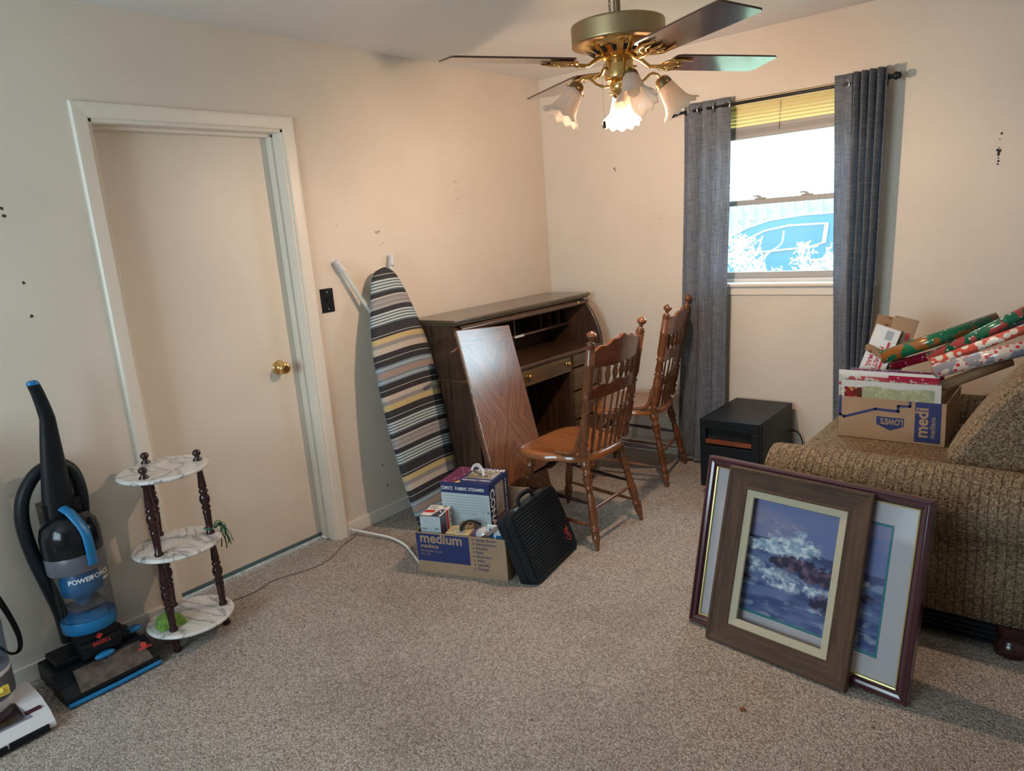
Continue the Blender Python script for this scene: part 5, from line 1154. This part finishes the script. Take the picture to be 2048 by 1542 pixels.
m = MB(); m.lathe([(.07, .06), (.088, .10), (.094, .13), (.096, .22), (.092, .225)], (.21, -3.605, 0), (0, 0, 1), 36); m.build('lower_body', 'white_plastic', vw)
m = MB(); m.lathe([(.0965, .13), (.0975, .135), (.0975, .205), (.0965, .21)], (.21, -3.605, 0), (0, 0, 1), 48, caps=False, mod=lambda k, t, r, z: (r+.0012*cos(t*60), z)); m.build('filter_grille', 'grey_plastic', vw)
m = MB(); m.tube([(.30, -3.58, .165), (.306, -3.56, .168)], .012, 8); m.box((.296, -3.585, .150), (.309, -3.545, .178)); m.build('yellow_badge', 'yellow_print', vw)
m = MB(); m.lathe([(.095, .225), (.098, .30), (.10, .385)], (.21, -3.605, 0), (0, 0, 1), 36, caps=False); m.build('dirt_cup', 'clear_cup', vw, solid=.003)
m = MB(); m.lathe([(.05, .225), (.06, .30), (.07, .38)], (.21, -3.605, 0), (0, 0, 1), 24); m.build('cyclone', 'maroon_plastic', vw)
m = MB(); m.lathe([(.102, .385), (.105, .40), (.10, .45), (.07, .48), (.03, .49)], (.21, -3.605, 0), (0, 0, 1), 36); m.box((.13, -3.66, .40), (.20, -3.56, 1.0)); m.build('upper_body', 'white_plastic', vw, bevel=.006)
for k in range(3):
    m = MB(); m.tube(catmull([(.125-.012*k, -3.555+.006*k, .60), (.12-.012*k, -3.505+.008*k, .46), (.12-.01*k, -3.468+.006*k, .34), (.125-.01*k, -3.452+.006*k, .24), (.12, -3.462+.004*k, .19), (.11, -3.49, .20), (.11, -3.53, .3), (.12, -3.57, .55)], 6), .0045, 8); m.build('power_cord', 'black', vw)

# ------------------------------------------------------------------ three-tier marble plant stand
ps = thing('plant_stand', 'three-tier round marble plant stand with dark turned legs by the door', 'plant stand', (.232, -2.902, 0))
LG = [(.295, -3.002), (.098, -2.908), (.272, -2.783)]
for z in (.715, .405, .090):
    m = MB(); m.lathe([(.155, -.016), (.163, -.013), (.166, -.008), (.163, -.003), (.155, 0)], (.232, -2.902, z), (0, 0, 1), 56); m.build('marble_shelf', 'marble', ps)
spn = [(0, .016), (.03, .017), (.05, .012), (.30, .0155), (.33, .017), (.345, .012), (.37, .017), (.39, .0185), (.42, .0125), (.455, .0185), (.50, .021), (.545, .0185), (.58, .0125), (.61, .0185), (.63, .017), (.655, .012), (.67, .017), (.70, .0155), (.93, .0105), (.95, .016), (1, .018)]
for (x, y) in LG:
    m = MB()
    for z0, z1 in ((.405, .700), (.090, .390)): m.lathe([(r, t_*(z1-z0)) for t_, r in spn], (x, y, z0), (0, 0, 1), 16)
    m.lathe([(.014, 0), (.017, .006), (.012, .020), (.014, .05), (.018, .074)], (x, y, 0), (0, 0, 1), 16)
    l = m.build('turned_leg', 'dark_turned', ps)
    m = MB(); m.lathe([(.018, 0), (.017, .005), (.009, .014), (.010, .018), (.016, .026), (.016, .034), (.010, .042), (.002, .044)], (x, y, .715), (0, 0, 1), 16); m.build('finial', 'dark_turned', l)
t = thing('green_cloth', 'crumpled green cloth lying on the bottom tier of the plant stand', 'cloth', (.235, -2.99, .0915))
def clf(u, v):
    a = 2*pi*u; r = .060*v*(1+.45*noise.noise(Vector((cos(a)*1.8, sin(a)*1.8, 1)))); h = .046*(1-v**5)+.018*noise.noise(Vector((cos(a)*r*60, sin(a)*r*60, 4)))*(1-v)+.010*abs(noise.noise(Vector((r*cos(a)*45, r*sin(a)*45, 2))))
    return (r*cos(a)*.95, r*sin(a)*.85, max(.001, h)*.9 if v < 1 else .001)
m = MB(); m.grid(clf, 40, 14); m.build('cloth', 'green_cloth', t, local=True)
t = thing('green_ribbon', 'dark green curled ribbon tied on the middle tier of the plant stand', 'ribbon', (.285, -2.775, .407))
rg = random.Random(5); m = MB()
for k in range(9):
    p = Vector((.285, -2.768, .432+rg.uniform(-.01, .015))); pts = [p]
    for q_ in range(9): p = p+Vector((.002+rg.uniform(-.006, .006), (.009 if q_ < 3 else .001)+rg.uniform(-.005, .005), (.003 if q_ < 2 else -.013)+rg.uniform(-.005, .004))); pts.append(p)
    m.tube(catmull(pts, 3), .0022, 5, flat=(1.6, .6))
m.tube([Vector((.272+.020*cos(2*pi*i/16), -2.783+.020*sin(2*pi*i/16), .430)) for i in range(16)], .003, 6, closed=True)
m.build('curls', 'green_ribbon', t, solid=0)

# ------------------------------------------------------------------ cables on the carpet
t = thing('white_cable', 'thick white cable arching from the door trim to the floor carton', 'cable', (.05, -1.90, 0))
m = MB(); m.tube(catmull([(.016, -1.925, .030), (.06, -1.912, .026), (.14, -1.888, .020), (.26, -1.865, .014), (.38, -1.882, .010), (.48, -1.925, .008), (.57, -1.97, .007), (.632, -2.005, .007)], 8), .0062, 10); m.build('jacket', 'cable_white', t)
t = thing('thin_wire', 'thin dark wire trailing over the carpet along the door bottom', 'wire', (.1, -2.3, 0))
m = MB(); m.tube(catmull([(.02, -1.90, .02), (.05, -1.93, .004), (.09, -2.05, .003), (.16, -2.18, .003), (.16, -2.30, .003), (.11, -2.45, .003), (.13, -2.58, .003), (.10, -2.72, .003)], 8), .0016, 6); m.build('wire', 'wire', t)
rg = random.Random(11)
for k, (x, y, r) in enumerate([(2.22, -2.15, .011), (2.56, -2.02, .004), (1.70, -2.55, .005), (1.02, -2.62, .006), (1.85, -1.75, .003)]):
    m = MB(); m.sphere((0, 0, 0), (r, r*.8, r*.4), 9, 6)
    o = m.build('carpet_crumb', 'stain' if k != 3 else 'pale_yellow')
    o.location = (x, y, r*.3); o['category'] = 'debris'
    o['label'] = ['rust-brown crumb, largest, on the carpet before the brown frame', 'tiny dark crumb on the carpet in front of the mahogany frame', 'small brown crumb on the open carpet in the middle', 'pale flake on the carpet near the bottom of the photo', 'tiny crumb on the carpet left of the leaning frames'][k]
